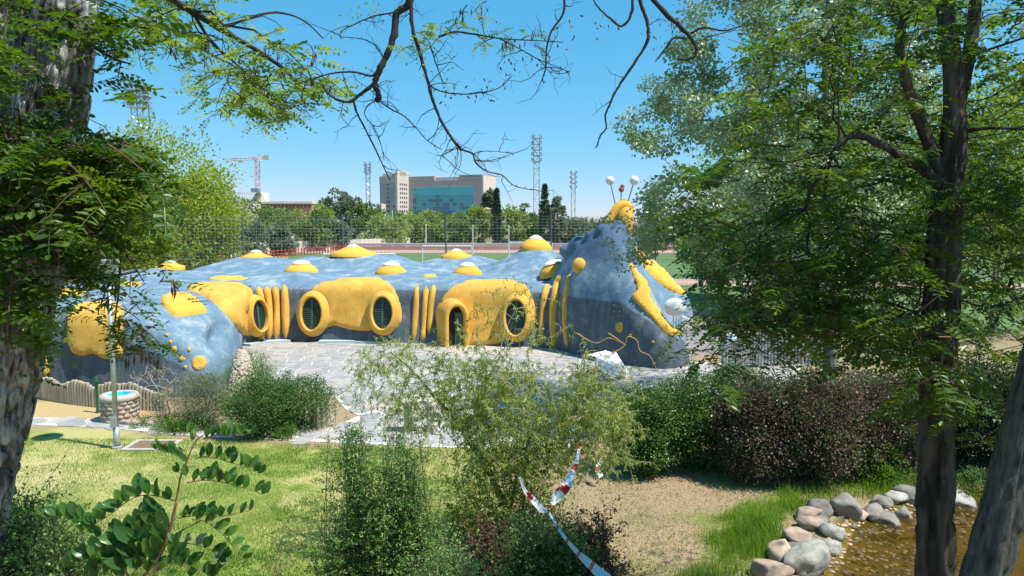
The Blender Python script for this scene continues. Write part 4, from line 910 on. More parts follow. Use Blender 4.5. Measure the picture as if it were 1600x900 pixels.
# low hills on the horizon
xh = np.linspace(-1500, 3200, 90); hz_ = 4+14*vnoise(np.stack([xh, xh*0, xh*0], -1), .004)+4*vnoise(np.stack([xh, xh*0, xh*0], -1), .02); hz_ = hz_*1.0
V = []; 
for dy, f in ((0, 0), (120, .7), (260, 1), (600, .6), (900, 0)): V += [(x, 2600+dy, z*f*1.55-1) for x, z in zip(xh, hz_)]
n = len(xh); F = [[r*n+c, r*n+c+1, (r+1)*n+c+1, (r+1)*n+c] for r in range(4) for c in range(n-1)]
MB().add(V, F).build('hills', M('dry_hills', (.38, .30, .26), (.30, .27, .24), .004), kind='structure', smooth=True)
# ================================================================ VEGETATION
def leafT(w=.45, fold=.12, curl=-.08):
    return np.array([[0,0,0],[.28,w*.42,fold*w],[.68,w*.46,fold*w+curl*.5],[1,0,curl],[.68,-w*.46,fold*w+curl*.5],[.28,-w*.42,fold*w]]), np.array([[0,1,2,3],[0,3,4,5]])
def diamT(w=.5): return np.array([[0,0,0],[.5,w/2,.05],[1,0,-.05],[.5,-w/2,.05]]), np.array([[0,1,2,3]])
def compoundT(pairs=7, ll=.21, w=.5, droop=.35, sd=0, tip=True, lt=None):
    g = np.random.default_rng(sd); V = []; F = []; n = 0; LV, LF = lt or leafT(w)
    def rach(t): return np.array([t, 0, -droop*t*t])
    for k in range(pairs+1):
        t = .16+.8*k/pairs
        for s in ((-1, 1) if k < pairs or not tip else (0,)):
            if g.random() < .06: continue
            a = s*math.radians(78+g.uniform(-12, 12)) if s else 0; sc = ll*(1-.25*abs(t-.55))*g.uniform(.85, 1.12)
            c, q = math.cos(a), math.sin(a); dz = g.uniform(-.45, .15); v = LV*sc; tw = g.uniform(-.5, .5)
            v = v@np.array([[1, 0, 0], [0, math.cos(tw), -math.sin(tw)], [0, math.sin(tw), math.cos(tw)]]).T
            v = np.stack([v[:, 0]*math.cos(dz)-v[:, 2]*math.sin(dz), v[:, 1], v[:, 0]*math.sin(dz)+v[:, 2]*math.cos(dz)], 1)
            v = v@np.array([[c, q, 0], [-q, c, 0], [0, 0, 1]])+rach(t)
            V.append(v); F.append(LF+n); n += len(LV)
    r = .006; ts = np.linspace(0, .95, 5); P = np.array([rach(t) for t in ts])
    V.append(np.concatenate([P+[0, r, 0], P-[0, r, 0]])); F.append(np.array([[k, k+5, k+6, k+1] for k in range(4)])+n)
    return np.concatenate(V), np.concatenate(F)
CQ = [compoundT(7, .20, .52, .3, 1, lt=diamT(.62)), compoundT(6, .22, .5, .5, 2, lt=diamT(.6)), compoundT(8, .18, .5, .25, 3, lt=diamT(.62)), compoundT(5, .24, .55, .4, 4, lt=diamT(.66))]
def frames(X, roll=.5, up=None):
    X = unit(X); n = len(X); U = np.tile([0, 0, 1.], (n, 1)) if up is None else up
    U = U+rng.normal(0, roll, (n, 3)); Y_ = unit(np.cross(U, X)); Z_ = np.cross(X, Y_)
    return np.stack([X, Y_, Z_], 2)
def scatter(mb, T, pos, R, s, m=0, r=None):
    V, F = T; n = len(pos)
    if n == 0: return
    s = np.broadcast_to(np.asarray(s, float), (n,)); W = np.einsum('nij,kj->nki', R, V)*s[:, None, None]+pos[:, None]
    FF = F[None]+(np.arange(n)*len(V))[:, None, None]
    r = rng.random(n) if r is None else np.broadcast_to(r, (n,))
    rr = np.clip(np.repeat(r, len(F))+rng.normal(0, .06, n*len(F)), 0, 1)
    mb.add(W.reshape(-1, 3), FF.reshape(-1, F.shape[1]), m, rr)
def grow(mb, root, T, r0=.006, rmax=.2, n=4, m=0, jit=.08, alpha=.5):
    root = np.asarray(root, float); nodes = [p for p in root]; par = [-1]*len(nodes); T = np.asarray(T, float)
    d0 = np.min(np.linalg.norm(T[:, None]-root[None], axis=2), axis=1); T = T[np.argsort(d0)]
    depth = [0.]*len(nodes)
    for t in T:
        N = np.array(nodes); d = np.linalg.norm(N-t, axis=1); cost = d+alpha*np.array(depth)+.35*np.maximum(0, N[:, 2]-t[2]); k = int(np.argmin(cost))
        nodes.append(t); par.append(k); depth.append(depth[k]+d[k])
    cnt = [1]*len(nodes)
    for k in range(len(nodes)-1, -1, -1):
        if par[k] >= 0: cnt[par[k]] += cnt[k]
    for k in range(len(nodes)):
        if par[k] < 0: continue
        A, B = nodes[par[k]], nodes[k]; L = np.linalg.norm(B-A); ra = min(r0*math.sqrt(cnt[k]+1)*1.1, rmax); rb = min(r0*math.sqrt(cnt[k]), rmax)
        Mid = (A+B)/2+rng.normal(0, jit, 3)*L+np.array([0, 0, .06*L]); addtube(mb, [A, Mid, B], [ra, (ra+rb)/2, rb], n, m)
    return nodes
GN = [(.028,.062,.012),(.045,.10,.015),(.07,.135,.02),(.105,.17,.03)]
m_loc = leafmat('locust_leaf', [(0.0278,0.0636,0.0125),(0.0487,0.102,0.0176),(0.0783,0.146,0.0208),(0.14,0.203,0.0291)], .45, .38, .5)
m_loc = m_loc
m_loc2 = leafmat('bright_locust_leaf', [(0.0772,0.152,0.0309),(0.132,0.221,0.0401),(0.2,0.29,0.0541),(0.294,0.345,0.0772)], .45)
m_pop = leafmat('poplar_leaf', [(0.111,0.189,0.081),(0.173,0.258,0.101),(0.263,0.337,0.173),(0.486,0.556,0.405)], .32, .35, .5)
m_far = leafmat('far_leaf', [(0.0828,0.138,0.046),(0.129,0.202,0.0552),(0.202,0.285,0.0736)], .3)
m_farp = leafmat('pale_far_leaf', [(0.159,0.223,0.0504),(0.216,0.287,0.0719),(0.287,0.345,0.101)], .3)
m_farg = leafmat('greyish_far_leaf', [(0.105,0.143,0.09),(0.15,0.188,0.112),(0.21,0.247,0.15)], .3)
m_cyp = leafmat('cypress_leaf', [(0.018,0.045,0.021),(0.03,0.0675,0.027),(0.045,0.09,0.036)], .1)
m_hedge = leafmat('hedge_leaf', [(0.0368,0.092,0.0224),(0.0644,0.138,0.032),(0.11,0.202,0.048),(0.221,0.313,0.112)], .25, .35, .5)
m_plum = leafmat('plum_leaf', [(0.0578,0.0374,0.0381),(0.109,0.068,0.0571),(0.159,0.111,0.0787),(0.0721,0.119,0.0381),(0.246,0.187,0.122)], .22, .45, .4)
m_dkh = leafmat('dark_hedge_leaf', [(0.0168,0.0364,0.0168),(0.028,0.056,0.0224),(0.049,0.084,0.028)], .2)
m_jun = leafmat('shrub_leaf', [(0.032,0.088,0.0288),(0.056,0.136,0.0352),(0.096,0.192,0.048),(0.224,0.288,0.096)], .25)
m_bri = leafmat('bright_shrub_leaf', [(0.066,0.154,0.022),(0.099,0.209,0.0275),(0.143,0.264,0.044)], .4)
m_gry = leafmat('grey_green_leaf', [(0.117,0.156,0.0715),(0.169,0.208,0.104),(0.26,0.286,0.156)], .25)
m_wil = leafmat('willow_leaf', [(0.131,0.2,0.0433),(0.219,0.3,0.0605),(0.321,0.4,0.104),(0.496,0.55,0.173)], .4)
m_fine = leafmat('fine_shrub_leaf', [(0.0768,0.173,0.0422),(0.125,0.25,0.0576),(0.192,0.326,0.0864),(0.326,0.442,0.154)], .35)
m_red = leafmat('reddish_leaf', [(0.105,0.0525,0.0375),(0.15,0.0825,0.0525),(0.12,0.105,0.045)], .3)
m_pod = leafmat('seed_pod', [(.08,.045,.028),(.13,.075,.045),(.2,.13,.09)], .2)
m_grass = leafmat('grass_blade', [(0.154,0.264,0.055),(0.231,0.341,0.0825),(0.352,0.418,0.132),(0.528,0.473,0.231)], .5)
m_lgrass = leafmat('long_grass_blade', [(0.138,0.251,0.036),(0.207,0.33,0.054),(0.328,0.422,0.09),(0.517,0.475,0.18)], .45)
m_lit = leafmat('leaf_litter', [(0.22,0.137,0.078),(0.34,0.231,0.143),(0.48,0.357,0.247),(0.16,0.116,0.078)], .1)

def clumps(n, c, rad, shell=.55, flat=1.0):
    u = unit(rng.normal(size=(n, 3))); r = shell+(1-shell)*rng.random(n)**.5; r[: n//6] *= .55
    P = u*r[:, None]*np.array(rad)+np.array(c); return P, u
def leafcloud(mb, P, rc, per, T, s, m=0, out=None, droop=.1, sj=.3, roll=.6, rb=None):
    n = len(P); k = rng.poisson(per, n)+1; idx = np.repeat(np.arange(n), k); N = len(idx)
    d = unit(rng.normal(size=(N, 3))); rr = rng.random(N)**.45; rcv = np.broadcast_to(rc, (n,))[idx]
    pos = P[idx]+d*(rr*rcv)[:, None]*np.array([1, 1, .75])
    dirs = d+rng.normal(0, .6, (N, 3))+np.array([0, 0, -droop]); 
    if out is not None: dirs += out[idx]*.5
    base = (rng.random(n) if rb is None else rb)[idx]*.62+rng.random(N)*.38
    scatter(mb, T, pos, frames(dirs, roll), s*(1+rng.normal(0, sj*.5, N)).clip(.4, 1.8), m, base)
def tree(name, label, x, Y, h, r, leafm, cat='tree', group=None, trunkr=.18, hb=.25, ncl=40, per=40, ls=.3, T=None, rz=None, barkm=None, top=1.0, zb=0, seedc=None, c_=None):
    o = empty(name, (x, Y, zb), label, cat, group); hc = h*(1-hb); rad = (r, r, hc/2); c = (x, Y, zb+h*hb+hc/2)
    P, u = clumps(ncl, c, rad, .5); 
    if top != 1: P[:, :2] = (P[:, :2]-[x, Y])*np.interp(P[:, 2], [c[2]-hc/2, c[2]-hc/4, c[2]+hc/2], [.8, 1.1, top])[:, None]+[x, Y]
    m = MB(); tp = [(x, Y, zb-.2), (x+rng.normal(0, .02)*h, Y, zb+h*hb), (x+rng.normal(0, .04)*h, Y+rng.normal(0, .03)*h, zb+h*.75)]
    tp = smooth_poly(tp, 4, False); addtube(m, tp, np.linspace(trunkr, trunkr*.3, len(tp)), 8); grow(m, tp[4:], P, trunkr*.09, trunkr*.5, 4)
    m.build('trunk', barkm or m_bark, o, smooth=True)
    f = MB(); leafcloud(f, P, r*.34*rng.uniform(.7, 1.2, ncl), per, T or diamT(.6), ls, out=u, droop=.05)
    f.build('crown', leafm, o); return o
def tpx(name, label, px, ytop, Y, wpx, leafm, **k):
    ytop = ytop-7 if Y > 100 else ytop; wpx = wpx*1.12; q = D(px, ytop, Y); k.setdefault('hb', .2); k.setdefault('ncl', 34); k.setdefault('per', 74); k.setdefault('ls', .0042*Y)
    return tree(name, label, q[0], Y, q[2], wpx*Y/FPX/2, leafm, **k)
bgt = [
 (372,316,122,74,m_far,'dark leafy tree in front of the vaulted hall'),(345,352,100,50,m_farg,'greyish small tree behind the fence at the left'),(425,334,128,58,m_far,'broad green tree right of the crane foot'),
 (456,332,140,52,m_farp,'yellow green tree below the orange block'),(487,338,135,50,m_far,'green tree below the right end of the orange block'),(505,328,172,44,m_farp,'light tree between the orange block and the tall trees'),
 (525,297,190,40,m_farg,'tall feathery tree left of the lattice mast'),(549,308,188,30,m_farg,'second tall feathery tree beside the lattice mast'),(572,322,178,44,m_far,'dark tree at the foot of the left lattice mast'),
 (604,344,155,64,m_farp,'pale round tree in front of the tower block'),(640,336,185,50,m_far,'green tree below the pale side tower'),(664,338,168,56,m_farp,'yellow green tree under the glass front'),
 (695,344,172,52,m_far,'mid green tree under the right half of the glass front'),(722,342,160,44,m_far,'tree left of the first cypress'),(747,328,168,42,m_farp,'bright tree at the right end of the glass block'),
 (800,334,170,44,m_farp,'light green tree between the two cypresses'),(824,330,176,36,m_far,'green tree at the foot of the tallest mast'),(868,318,162,26,m_farg,'greyish tree leaning on the second cypress'),
 (893,350,180,50,m_farg,'low greyish tree under the small mast'),(922,352,190,52,m_far,'low tree row left of the slug horn'),(950,350,185,50,m_farg,'low tree just behind the slug horn'),
 (1000,345,160,80,m_farg,'low tree seen right of the horn'),(1080,338,170,90,m_far,'far tree at the end of the stand'),(1165,330,165,95,m_far,'far tree beyond the field right of the stand'),(1260,325,160,100,m_far,'far tree behind the poplar trunk'),(1350,325,170,110,m_farg,'far tree left of the tall right trunk'),(1450,325,160,110,m_far,'far tree hidden behind the tall right trunk'),(1550,322,165,120,m_farg,'far tree right of the tall right trunk'),(1650,322,165,120,m_far,'far tree at the right edge'),
 (290,318,110,90,m_far,'far tree left of the vaulted hall'),(200,318,115,100,m_far,'far tree under the left floodlight mast'),(105,322,112,100,m_farp,'far tree behind the leaning left trunk'),(10,322,110,110,m_far,'far tree at the left edge'),
 (765,300,196,20,m_farg,'slim grey poplar behind the first cypress'),(392,352,108,44,m_farg,'small olive coloured tree at the fence post left'),(440,360,118,44,m_farg,'small dusty tree above the red railing'),(520,352,140,46,m_farg,'dusty tree above the far end of the red railing')]
for k, (px, yt, Y, wp_, mt, lb_) in enumerate(bgt): tpx('tree', lb_, px, yt, Y, wp_, mt, group='trees across the sports ground', hb=.05 if yt > 300 else .1)
for px, yt, Y, wp_, lb_ in [(776,295,150,17,'left pointed dark cypress'),(851,288,150,21,'right pointed dark cypress beside the tallest mast')]:
    q = D(px, yt, Y); h = q[2]; o = empty('cypress', (q[0], Y, 0), lb_+' beyond the sports field', 'tree', 'cypresses'); m = MB(); addtube(m, [(q[0], Y, 0), (q[0], Y, h*.8)], [.25, .05], 6); m.build('trunk', m_bark, o)
    t = rng.random(260); rr = wp_*Y/FPX/2*np.interp(t, [0, .15, .4, 1], [.6, .95, 1, .08]); a = rng.uniform(0, 6.28, 260)
    P = np.stack([q[0]+np.cos(a)*rr*.75, Y+np.sin(a)*rr*.75, .4+t*(h-.6)], 1); f = MB(); leafcloud(f, P, .45, 22, diamT(.5), .34, droop=-1.5); f.build('crown', m_cyp, o)
m_tly = leafmat('yellow_green_leaf', [(0.12,0.185,0.03),(0.195,0.271,0.045),(0.285,0.356,0.0675),(0.39,0.427,0.105)], .45)
# trees just behind the building
for px, yt, Y, wp_, mt, lb_, g_ in [(245,200,52,190,m_tly,'bright yellow green tree rising behind the left of the slug roof',.1),(318,262,56,100,m_tly,'lower yellow green tree at the left end of the mesh fence',.05),(165,300,48,150,m_tly,'yellow green tree behind the leaning left trunk',.1),(20,315,46,150,m_tly,'sunlit yellow tree glimpsed at the far left',.05),
    (1235,150,44,230,m_loc2,'light green tree beyond the poplar trunk',.2),(1400,130,40,240,m_loc2,'light green tree behind the tall right trunk',.2),(1575,120,36,250,m_loc2,'light green tree at the right edge beyond the sand',.2),(1130,330,52,120,m_loc2,'small green tree right of the slug snout',.2)]:
    tpx('tree', lb_, px, yt, Y, wp_, mt, hb=g_, ncl=100, per=125, ls=.25, T=diamT(.6), group='trees around the slug building', trunkr=.22)

# ---- poplar (silvery) right of centre
POP = [(1120,-160),(1085,0),(1050,80),(1020,125),(1000,165),(962,178),(972,212),(1015,228),(1045,240),(1060,262),(1025,285),(1005,320),(992,370),(1002,410),(1030,400),(1055,350),(1075,345),(1110,400),(1200,460),(1330,440),(1430,300),(1480,0),(1480,-200)]
def regionpts(P, n, Ya, Yb, freq=.9, thr=.42, seed=0):
    P = np.array(P, float); out = []; x0, y0 = P.min(0); x1, y1 = P.max(0)
    while len(out) < n:
        px = rng.uniform(x0, x1, 4000); py = rng.uniform(y0, y1, 4000); ok = inpoly(P, px, py); px, py = px[ok], py[ok]; Y = rng.uniform(Ya, Yb, len(px))
        Q = np.array([D(a, b, c) for a, b, c in zip(px, py, Y)]); q = Q[(vnoise(Q+seed, freq) > thr) & (Q[:, 2] > .3)]; out += list(q)
    return np.array(out[:n])
tb = G(1297, 662); po_ = empty('poplar_tree', tuple(tb), 'big silvery leaved poplar with pale trunk right of the slug head', 'tree')
P = regionpts(POP, 620, 17, 22.5, .75, .43, 5); m = MB(); tr = smooth_poly([tb-(0, 0, .2), D(1298, 560, 20), D(1292, 440, 20), D(1300, 300, 20), D(1290, 120, 20), D(1300, -60, 20)], 6, False)
addtube(m, tr, np.linspace(.2, .07, len(tr)), 12); m.build('trunk', M('pale_poplar_bark', (.10, .10, .09), (.24, .24, .21), 7, .9, .6, 20, stretch=(1, 1, .5)), po_, smooth=True)
P = np.concatenate([P, [D(*q) for q in [(960,400,19),(945,380,19.2),(975,420,19),(988,340,19),(970,350,19.1),(955,345,19.2)]]]); m = MB(); grow(m, tr[6:], P, .006, .09, 4, alpha=.35); m.build('branches', m_bare, po_)
f = MB(); leafcloud(f, P, np.r_[rng.uniform(.28, .55, len(P)-6), np.full(6, .26)], np.r_[np.full(len(P)-6, 135.), np.full(6, 34.)], diamT(.85), .09, droop=.6, roll=.9); f.build('crown', m_pop, po_)
P2 = regionpts([(1150,-330),(1500,-330),(1700,-100),(1650,100),(1200,100)], 36, 17, 24, .6, .35, 5); f = MB(); leafcloud(f, P2, .9, 70, leafT(.75), .13, droop=.3); f.build('upper_crown', m_pop, po_)

# ---- black locust builder for the two near trees
CT = [compoundT(7, .20, .52, .3, 1), compoundT(6, .22, .5, .5, 2), compoundT(8, .18, .5, .25, 3), compoundT(5, .24, .55, .4, 4)]
def sprays(f, w_, P, n_leaf, ls, tl=.35, mats=(0, 1), droop=.25, pod=0, bright=None):
    for k, p in enumerate(P):
        a = rng.uniform(0, 2*math.pi); d = unit(np.array([math.cos(a), math.sin(a), rng.normal(-droop, .3)])); L = tl*rng.uniform(.6, 1.3); n = max(2, int(rng.normal(n_leaf, 1.5)))
        t = np.linspace(0, 1, 5); C = p+d*(t*L)[:, None]+np.array([0, 0, -1])*(t**2*L*.35)[:, None]; addtube(w_, C, np.linspace(.006, .0025, 5), 3, mats[1] if w_ is f else 0)
        tt = rng.random(n)*.95+.05; pos = p+d*(tt*L)[:, None]+np.array([0, 0, -1])*(tt**2*L*.35)[:, None]
        side = np.where(np.arange(n) % 2, 1, -1)[:, None]*unit(np.cross(d, [0, 0, 1])); dirs = d*rng.uniform(.1, .9, (n, 1))+side+rng.normal(0, .28, (n, 3))+np.array([0, 0, .05])
        base = rng.random() if bright is None else bright[k]
        for j in range(n): scatter(f, (CQ if p[1] > 6.6 else CT)[rng.integers(4)], pos[j:j+1], frames(dirs[j:j+1], .28), ls*rng.uniform(.75, 1.25), mats[0], np.array([np.clip(base*.6+rng.random()*.4, 0, 1)]))
        if rng.random() < pod:
            kk = rng.integers(4, 9); pp = np.repeat(C[2:3], kk, 0)+rng.normal(0, .025, (kk, 3)); scatter(f, diamT(.2), pp, frames(np.array([0, 0, -1.])+rng.normal(0, .25, (kk, 3)), 1), .085, mats[1])
def pxp(P, Y): return [D(a, b, (Y if np.isscalar(Y) else Y)) for a, b in P]
def limb(m, P, Y, w0, w1, n=8, sub=5):
    P = [D(*q) if len(q) == 3 else D(q[0], q[1], Y) for q in P]; C = smooth_poly(P, sub, False); k = len(C)
    R = np.interp(np.linspace(0, 1, k), [0, 1], [w0, w1])/FPX*C[:, 1]/2; C = C+rng.normal(0, .12, C.shape)*R[:, None]; addtube(m, C, R*(1+.08*rng.normal(size=k)), n); return C
def furrow(C, R, n=40, seed=0):   # thick trunk with plated, furrowed bark as real relief
    K = max(60, int(np.sum(np.linalg.norm(np.diff(C, axis=0), axis=1))/(.022 if n < 60 else .016))); s = np.linspace(0, 1, len(C)); q = np.linspace(0, 1, K)
    C = np.stack([np.interp(q, s, C[:, k]) for k in range(3)], 1); R = np.interp(q, s, R); V, F, _ = tube(C, R, n)
    v = V[:-2].reshape(K, n, 3); T = v-C[:, None]; th = np.arange(n)*2*math.pi/n; L = np.cumsum(np.r_[0, np.linalg.norm(np.diff(C, axis=0), axis=1)])
    Q = np.stack([np.cos(th)[None]*np.ones((K, 1)), np.sin(th)[None]*np.ones((K, 1)), L[:, None]*(.55 if n < 60 else 1.3)*np.ones((1, n))], -1)+seed
    a = np.abs(vnoise(Q, 4.2 if n < 60 else 5.5)-.5)*2; b = np.abs(vnoise(Q*np.array([1.3, 1.3, .7]), 9)-.5)*2; g = 1-.22*(1-sstep(.0, .35, a))-.10*(1-sstep(0, .4, b))+.05*vnoise(Q, 1.5)
    return (C[:, None]+T*g[..., None]).reshape(-1, 3), F
def bigtrunk(parent, P, Y, W, name='trunk', mat=None, n=44, seed=0):
    Q = [D(*q) if len(q) == 3 else D(q[0], q[1], Y) for q in P]; C = smooth_poly(Q, 5, False); R = np.interp(np.linspace(0, 1, len(C)), np.linspace(0, 1, len(W)), W)/FPX*C[:, 1]/2
    V, F = furrow(C, R, n, seed); MB().add(V, F).build(name, mat or m_bark, parent, smooth=True); return C
# left tree
lt = empty('locust_tree', tuple(D(-40, 900, 5)*np.array([1, 1, 0])+np.array([0, 0, 1.2])), 'old black locust with thick furrowed trunk leaning at the left edge', 'tree')
C1 = bigtrunk(lt, [(-110,1250),(-64,900),(-37,760),(-20,690),(2,590),(22,490),(44,400),(62,290),(84,170),(100,50),(114,-60),(140,-300),(185,-560)], 4.8, [118,112,108,106,108,108,106,100,94,88,78,60,38], seed=1, n=96)
C2 = bigtrunk(lt, [(-40,560),(-18,430),(2,300),(14,180),(18,60),(20,-80),(-10,-400)], 5.0, [110,92,78,66,62,56,34], 'second_trunk', seed=5)
m = MB(); limb(m, [(150,-60,5.2),(250,-12,6.2),(300,18,7),(345,45,7.6),(400,78,8),(440,105,8.3),(470,135,8.6),(500,165,8.8)], 0, 14, 2, 6)
limb(m, [(300,18,7),(335,70,7.4),(380,110,7.8),(410,150,8),(440,180,8.1)], 0, 6, 1.5, 5); limb(m, [(345,45,7.6),(420,20,8),(470,30,8.2),(505,60,8.4)], 0, 5, 1.5, 5)
limb(m, [(128,60,4.9),(175,90,4.6),(205,100,4.5)], 0, 8, 2, 5); LB = limb(m, [(70,330,4.8),(130,350,4.6),(190,390,4.4),(225,440,4.4)], 0, 9, 2, 5); limb(m, [(190,390,4.4),(185,460,4.35),(180,520,4.3),(205,560,4.3)], 0, 4, 1.2, 5)
Pl = regionpts([(-60,190),(30,170),(100,185),(150,195),(195,220),(205,300),(212,385),(185,425),(160,445),(110,440),(60,450),(20,470),(-60,520)], 190, 3.9, 5.6, 1.5, .40, 2); Pl = np.concatenate([Pl, regionpts([(-60,-60),(160,-60),(150,60),(135,130),(150,190),(-60,190)], 28, 3.9, 5.4, 1.5, .42, 6)])
Pb = regionpts([(150,150),(180,170),(220,180),(230,230),(190,290),(150,260)], 10, 4.2, 5, 1.6, .2, 2)
Ph = np.array([D(*q) for q in [(185,455,4.3),(165,475,4.3),(200,500,4.3),(215,520,4.3),(180,520,4.35),(150,500,4.3),(220,470,4.4),(250,440,4.4),(232,420,4.4),(205,540,4.3),(120,470,4.4),(190,560,4.3),(160,410,4.3),(180,420,4.3),(172,438,4.3),(195,405,4.35),(150,430,4.3),(205,430,4.35)]])
Pr = np.array([D(*q) for q in [(160,40,4.6),(170,60,4.6),(190,95,4.5),(180,110,4.5),(200,85,4.5),(165,125,4.5),(175,20,4.7)]])
grow(m, np.concatenate([C1[20:45:3], C2[6:28:4], LB]), np.concatenate([Pl, Pb]), .0022, .02, 4)
m.build('branches', m_twig, lt, smooth=True, kind='stuff')
f = MB(); sprays(f, f, Pl, 8, .24, .34, droop=.25, pod=.05); sprays(f, f, Pb, 6, .24, .3); sprays(f, f, Ph, 4, .19, .2, pod=.35); sprays(f, f, Pr, 3, .25, .25); f.build('foliage', [m_loc, m_pod], lt)
Pbr = regionpts([(215,-30),(330,-40),(480,-30),(515,40),(520,110),(500,140),(470,160),(455,190),(420,170),(370,175),(335,120),(290,85),(235,70),(200,30)], 100, 7, 8.8, .9, .40, 8)
m2 = MB(); grow(m2, [D(300,18,7), D(345,45,7.6), D(400,78,8), D(440,105,8.3), D(380,110,7.8), D(420,20,8), D(470,30,8.2)], Pbr, .0028, .012, 4); m2.build('outer_twigs', m_twig, lt, kind='stuff')
f = MB(); sprays(f, f, Pbr, 7, .23, .32, pod=.5, bright=np.random.default_rng(1).random(len(Pbr))); f.build('outer_foliage', [m_loc2, m_pod], lt)
Pc = regionpts([(-900,-1500),(60,-1500),(60,-500),(-60,-160),(-900,-100)], 130, 3.5, 7, .8, .35, 4); f = MB(); leafcloud(f, Pc, .35, 30, leafT(.5), .10, droop=.3); f.build('upper_crown', m_loc, lt)  # unseen crown above the view, added to keep sun off the left foliage

# right tree
rt_ = empty('locust_tree', tuple(D(1462, 900, 6)*np.array([1, 1, 0])+np.array([0, 0, .8])), 'black locust with straight dark trunk forking high beside the pond', 'tree')
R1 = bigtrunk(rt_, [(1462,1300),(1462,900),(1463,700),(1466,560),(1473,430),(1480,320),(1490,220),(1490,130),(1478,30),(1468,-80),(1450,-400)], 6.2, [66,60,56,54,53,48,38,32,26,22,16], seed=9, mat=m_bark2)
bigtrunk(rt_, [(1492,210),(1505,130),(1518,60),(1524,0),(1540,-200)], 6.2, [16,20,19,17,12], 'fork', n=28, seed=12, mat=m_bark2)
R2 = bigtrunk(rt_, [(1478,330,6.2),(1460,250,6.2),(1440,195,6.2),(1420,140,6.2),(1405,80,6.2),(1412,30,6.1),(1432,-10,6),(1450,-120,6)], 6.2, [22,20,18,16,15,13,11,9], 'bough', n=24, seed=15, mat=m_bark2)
m = MB(); R3 = limb(m, [(1470,290),(1440,262),(1400,240),(1370,222),(1335,212),(1308,228),(1300,240)], 6.1, 18, 5, 8); limb(m, [(1310,226),(1311,190),(1309,150),(1300,110)], 6.1, 4, 1.5, 5)
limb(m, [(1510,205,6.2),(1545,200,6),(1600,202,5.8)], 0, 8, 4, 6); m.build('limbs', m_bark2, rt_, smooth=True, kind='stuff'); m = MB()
PRg = [(1290,-60),(1215,20),(1195,120),(1170,200),(1130,250),(1075,290),(1040,300),(1050,335),(1105,385),(1095,440),(1090,500),(1115,520),(1100,575),(1125,560),(1180,520),(1260,545),(1330,560),(1400,575),(1440,640),(1500,640),(1545,680),(1560,600),(1600,560),(1700,540),(1700,-60)]
Pr_ = regionpts(PRg, 450, 5.2, 9.5, 1.1, .42, 11); 
Pd = regionpts([(1060,320),(1130,290),(1210,330),(1330,300),(1440,330),(1440,560),(1380,560),(1260,530),(1150,500),(1120,540),(1105,480),(1110,400)], 170, 5.5, 8.5, 1.3, .38, 3)
Pn = np.array([D(*q) for q in [(1130,540,6),(1110,500,6),(1145,575,6),(1100,560,6.1),(1420,600,5.6),(1450,620,5.5),(1480,600,5.5),(1510,640,5.6),(1395,560,5.7),(1540,680,5.6),(1270,560,6),(1180,545,6)]])
grow(m, np.concatenate([R1[18:44:3], R2[3::4], R3]), np.concatenate([Pr_, Pd, Pn]), .0022, .025, 4); m.build('branches', m_twig, rt_, smooth=True, kind='stuff')
f = MB(); sprays(f, f, Pr_, 7, .27, .38, pod=.03); sprays(f, f, Pd, 7, .26, .36); sprays(f, f, Pn, 5, .24, .25); f.build('foliage', [m_loc, m_pod], rt_)
Pc = regionpts([(900,-1500),(2600,-1500),(2600,300),(1750,300),(1650,-90),(1000,-90)], 70, 4, 10, .7, .36, 4); Pc = Pc[(Pc[:, 1]*1 > 3)]; f = MB(); leafcloud(f, Pc, .5, 34, leafT(.5), .13, droop=.3); f.build('upper_crown', m_loc, rt_)  # out-of-view canopy, added to shade the right trunk and the hedge
t2 = empty('leaning_tree', tuple(D(1548, 900, 5)*np.array([1, 1, 0])+np.array([0, 0, 1.1])), 'grey trunk leaning right at the bottom right corner over the pond', 'tree')
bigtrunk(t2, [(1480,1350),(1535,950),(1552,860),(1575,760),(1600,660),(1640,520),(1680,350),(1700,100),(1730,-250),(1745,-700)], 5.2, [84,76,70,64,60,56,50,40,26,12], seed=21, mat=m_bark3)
Pq = regionpts([(1640,-700),(1900,-700),(1850,100),(1660,100)], 40, 4.5, 6, 1, .3, 2); f = MB(); sprays(f, f, Pq, 5, .26); f.build('foliage', [m_loc, m_pod], t2)

# overhanging thorny boughs in the top middle
def bough(parent, paths, Y, tw=1.0, name='bough', twn=9):
    m = MB(); allc = []
    for P, w0, w1 in paths:
        C = limb(m, P, Y, w0, w1, 7, 5); allc.append(C)
        for k in range(0, len(C), 2):   # thorns and side twigs
            d = unit(rng.normal(size=3)*np.array([1, .4, 1])); addtube(m, [C[k], C[k]+d*.028], [.004, .0008], 3)
            if rng.random() < .30*tw:
                L = rng.uniform(.10, .42); q = C[k]; pts = [q]; dd = unit(d+np.array([0, 0, -.3]))
                for s in range(5): q = q+dd*L/5; dd = unit(dd+rng.normal(0, .35, 3)); pts.append(q)
                addtube(m, pts, np.linspace(.0045, .0015, 6), 3)
                for s in (2, 3, 4):
                    if rng.random() < .6: e = unit(rng.normal(size=3)); addtube(m, [pts[s], pts[s]+e*.07+rng.normal(0, .01, 3), pts[s]+e*.13], [.002, .0015, .001], 3)
    m.build(name, m_twig, parent, smooth=True); return allc
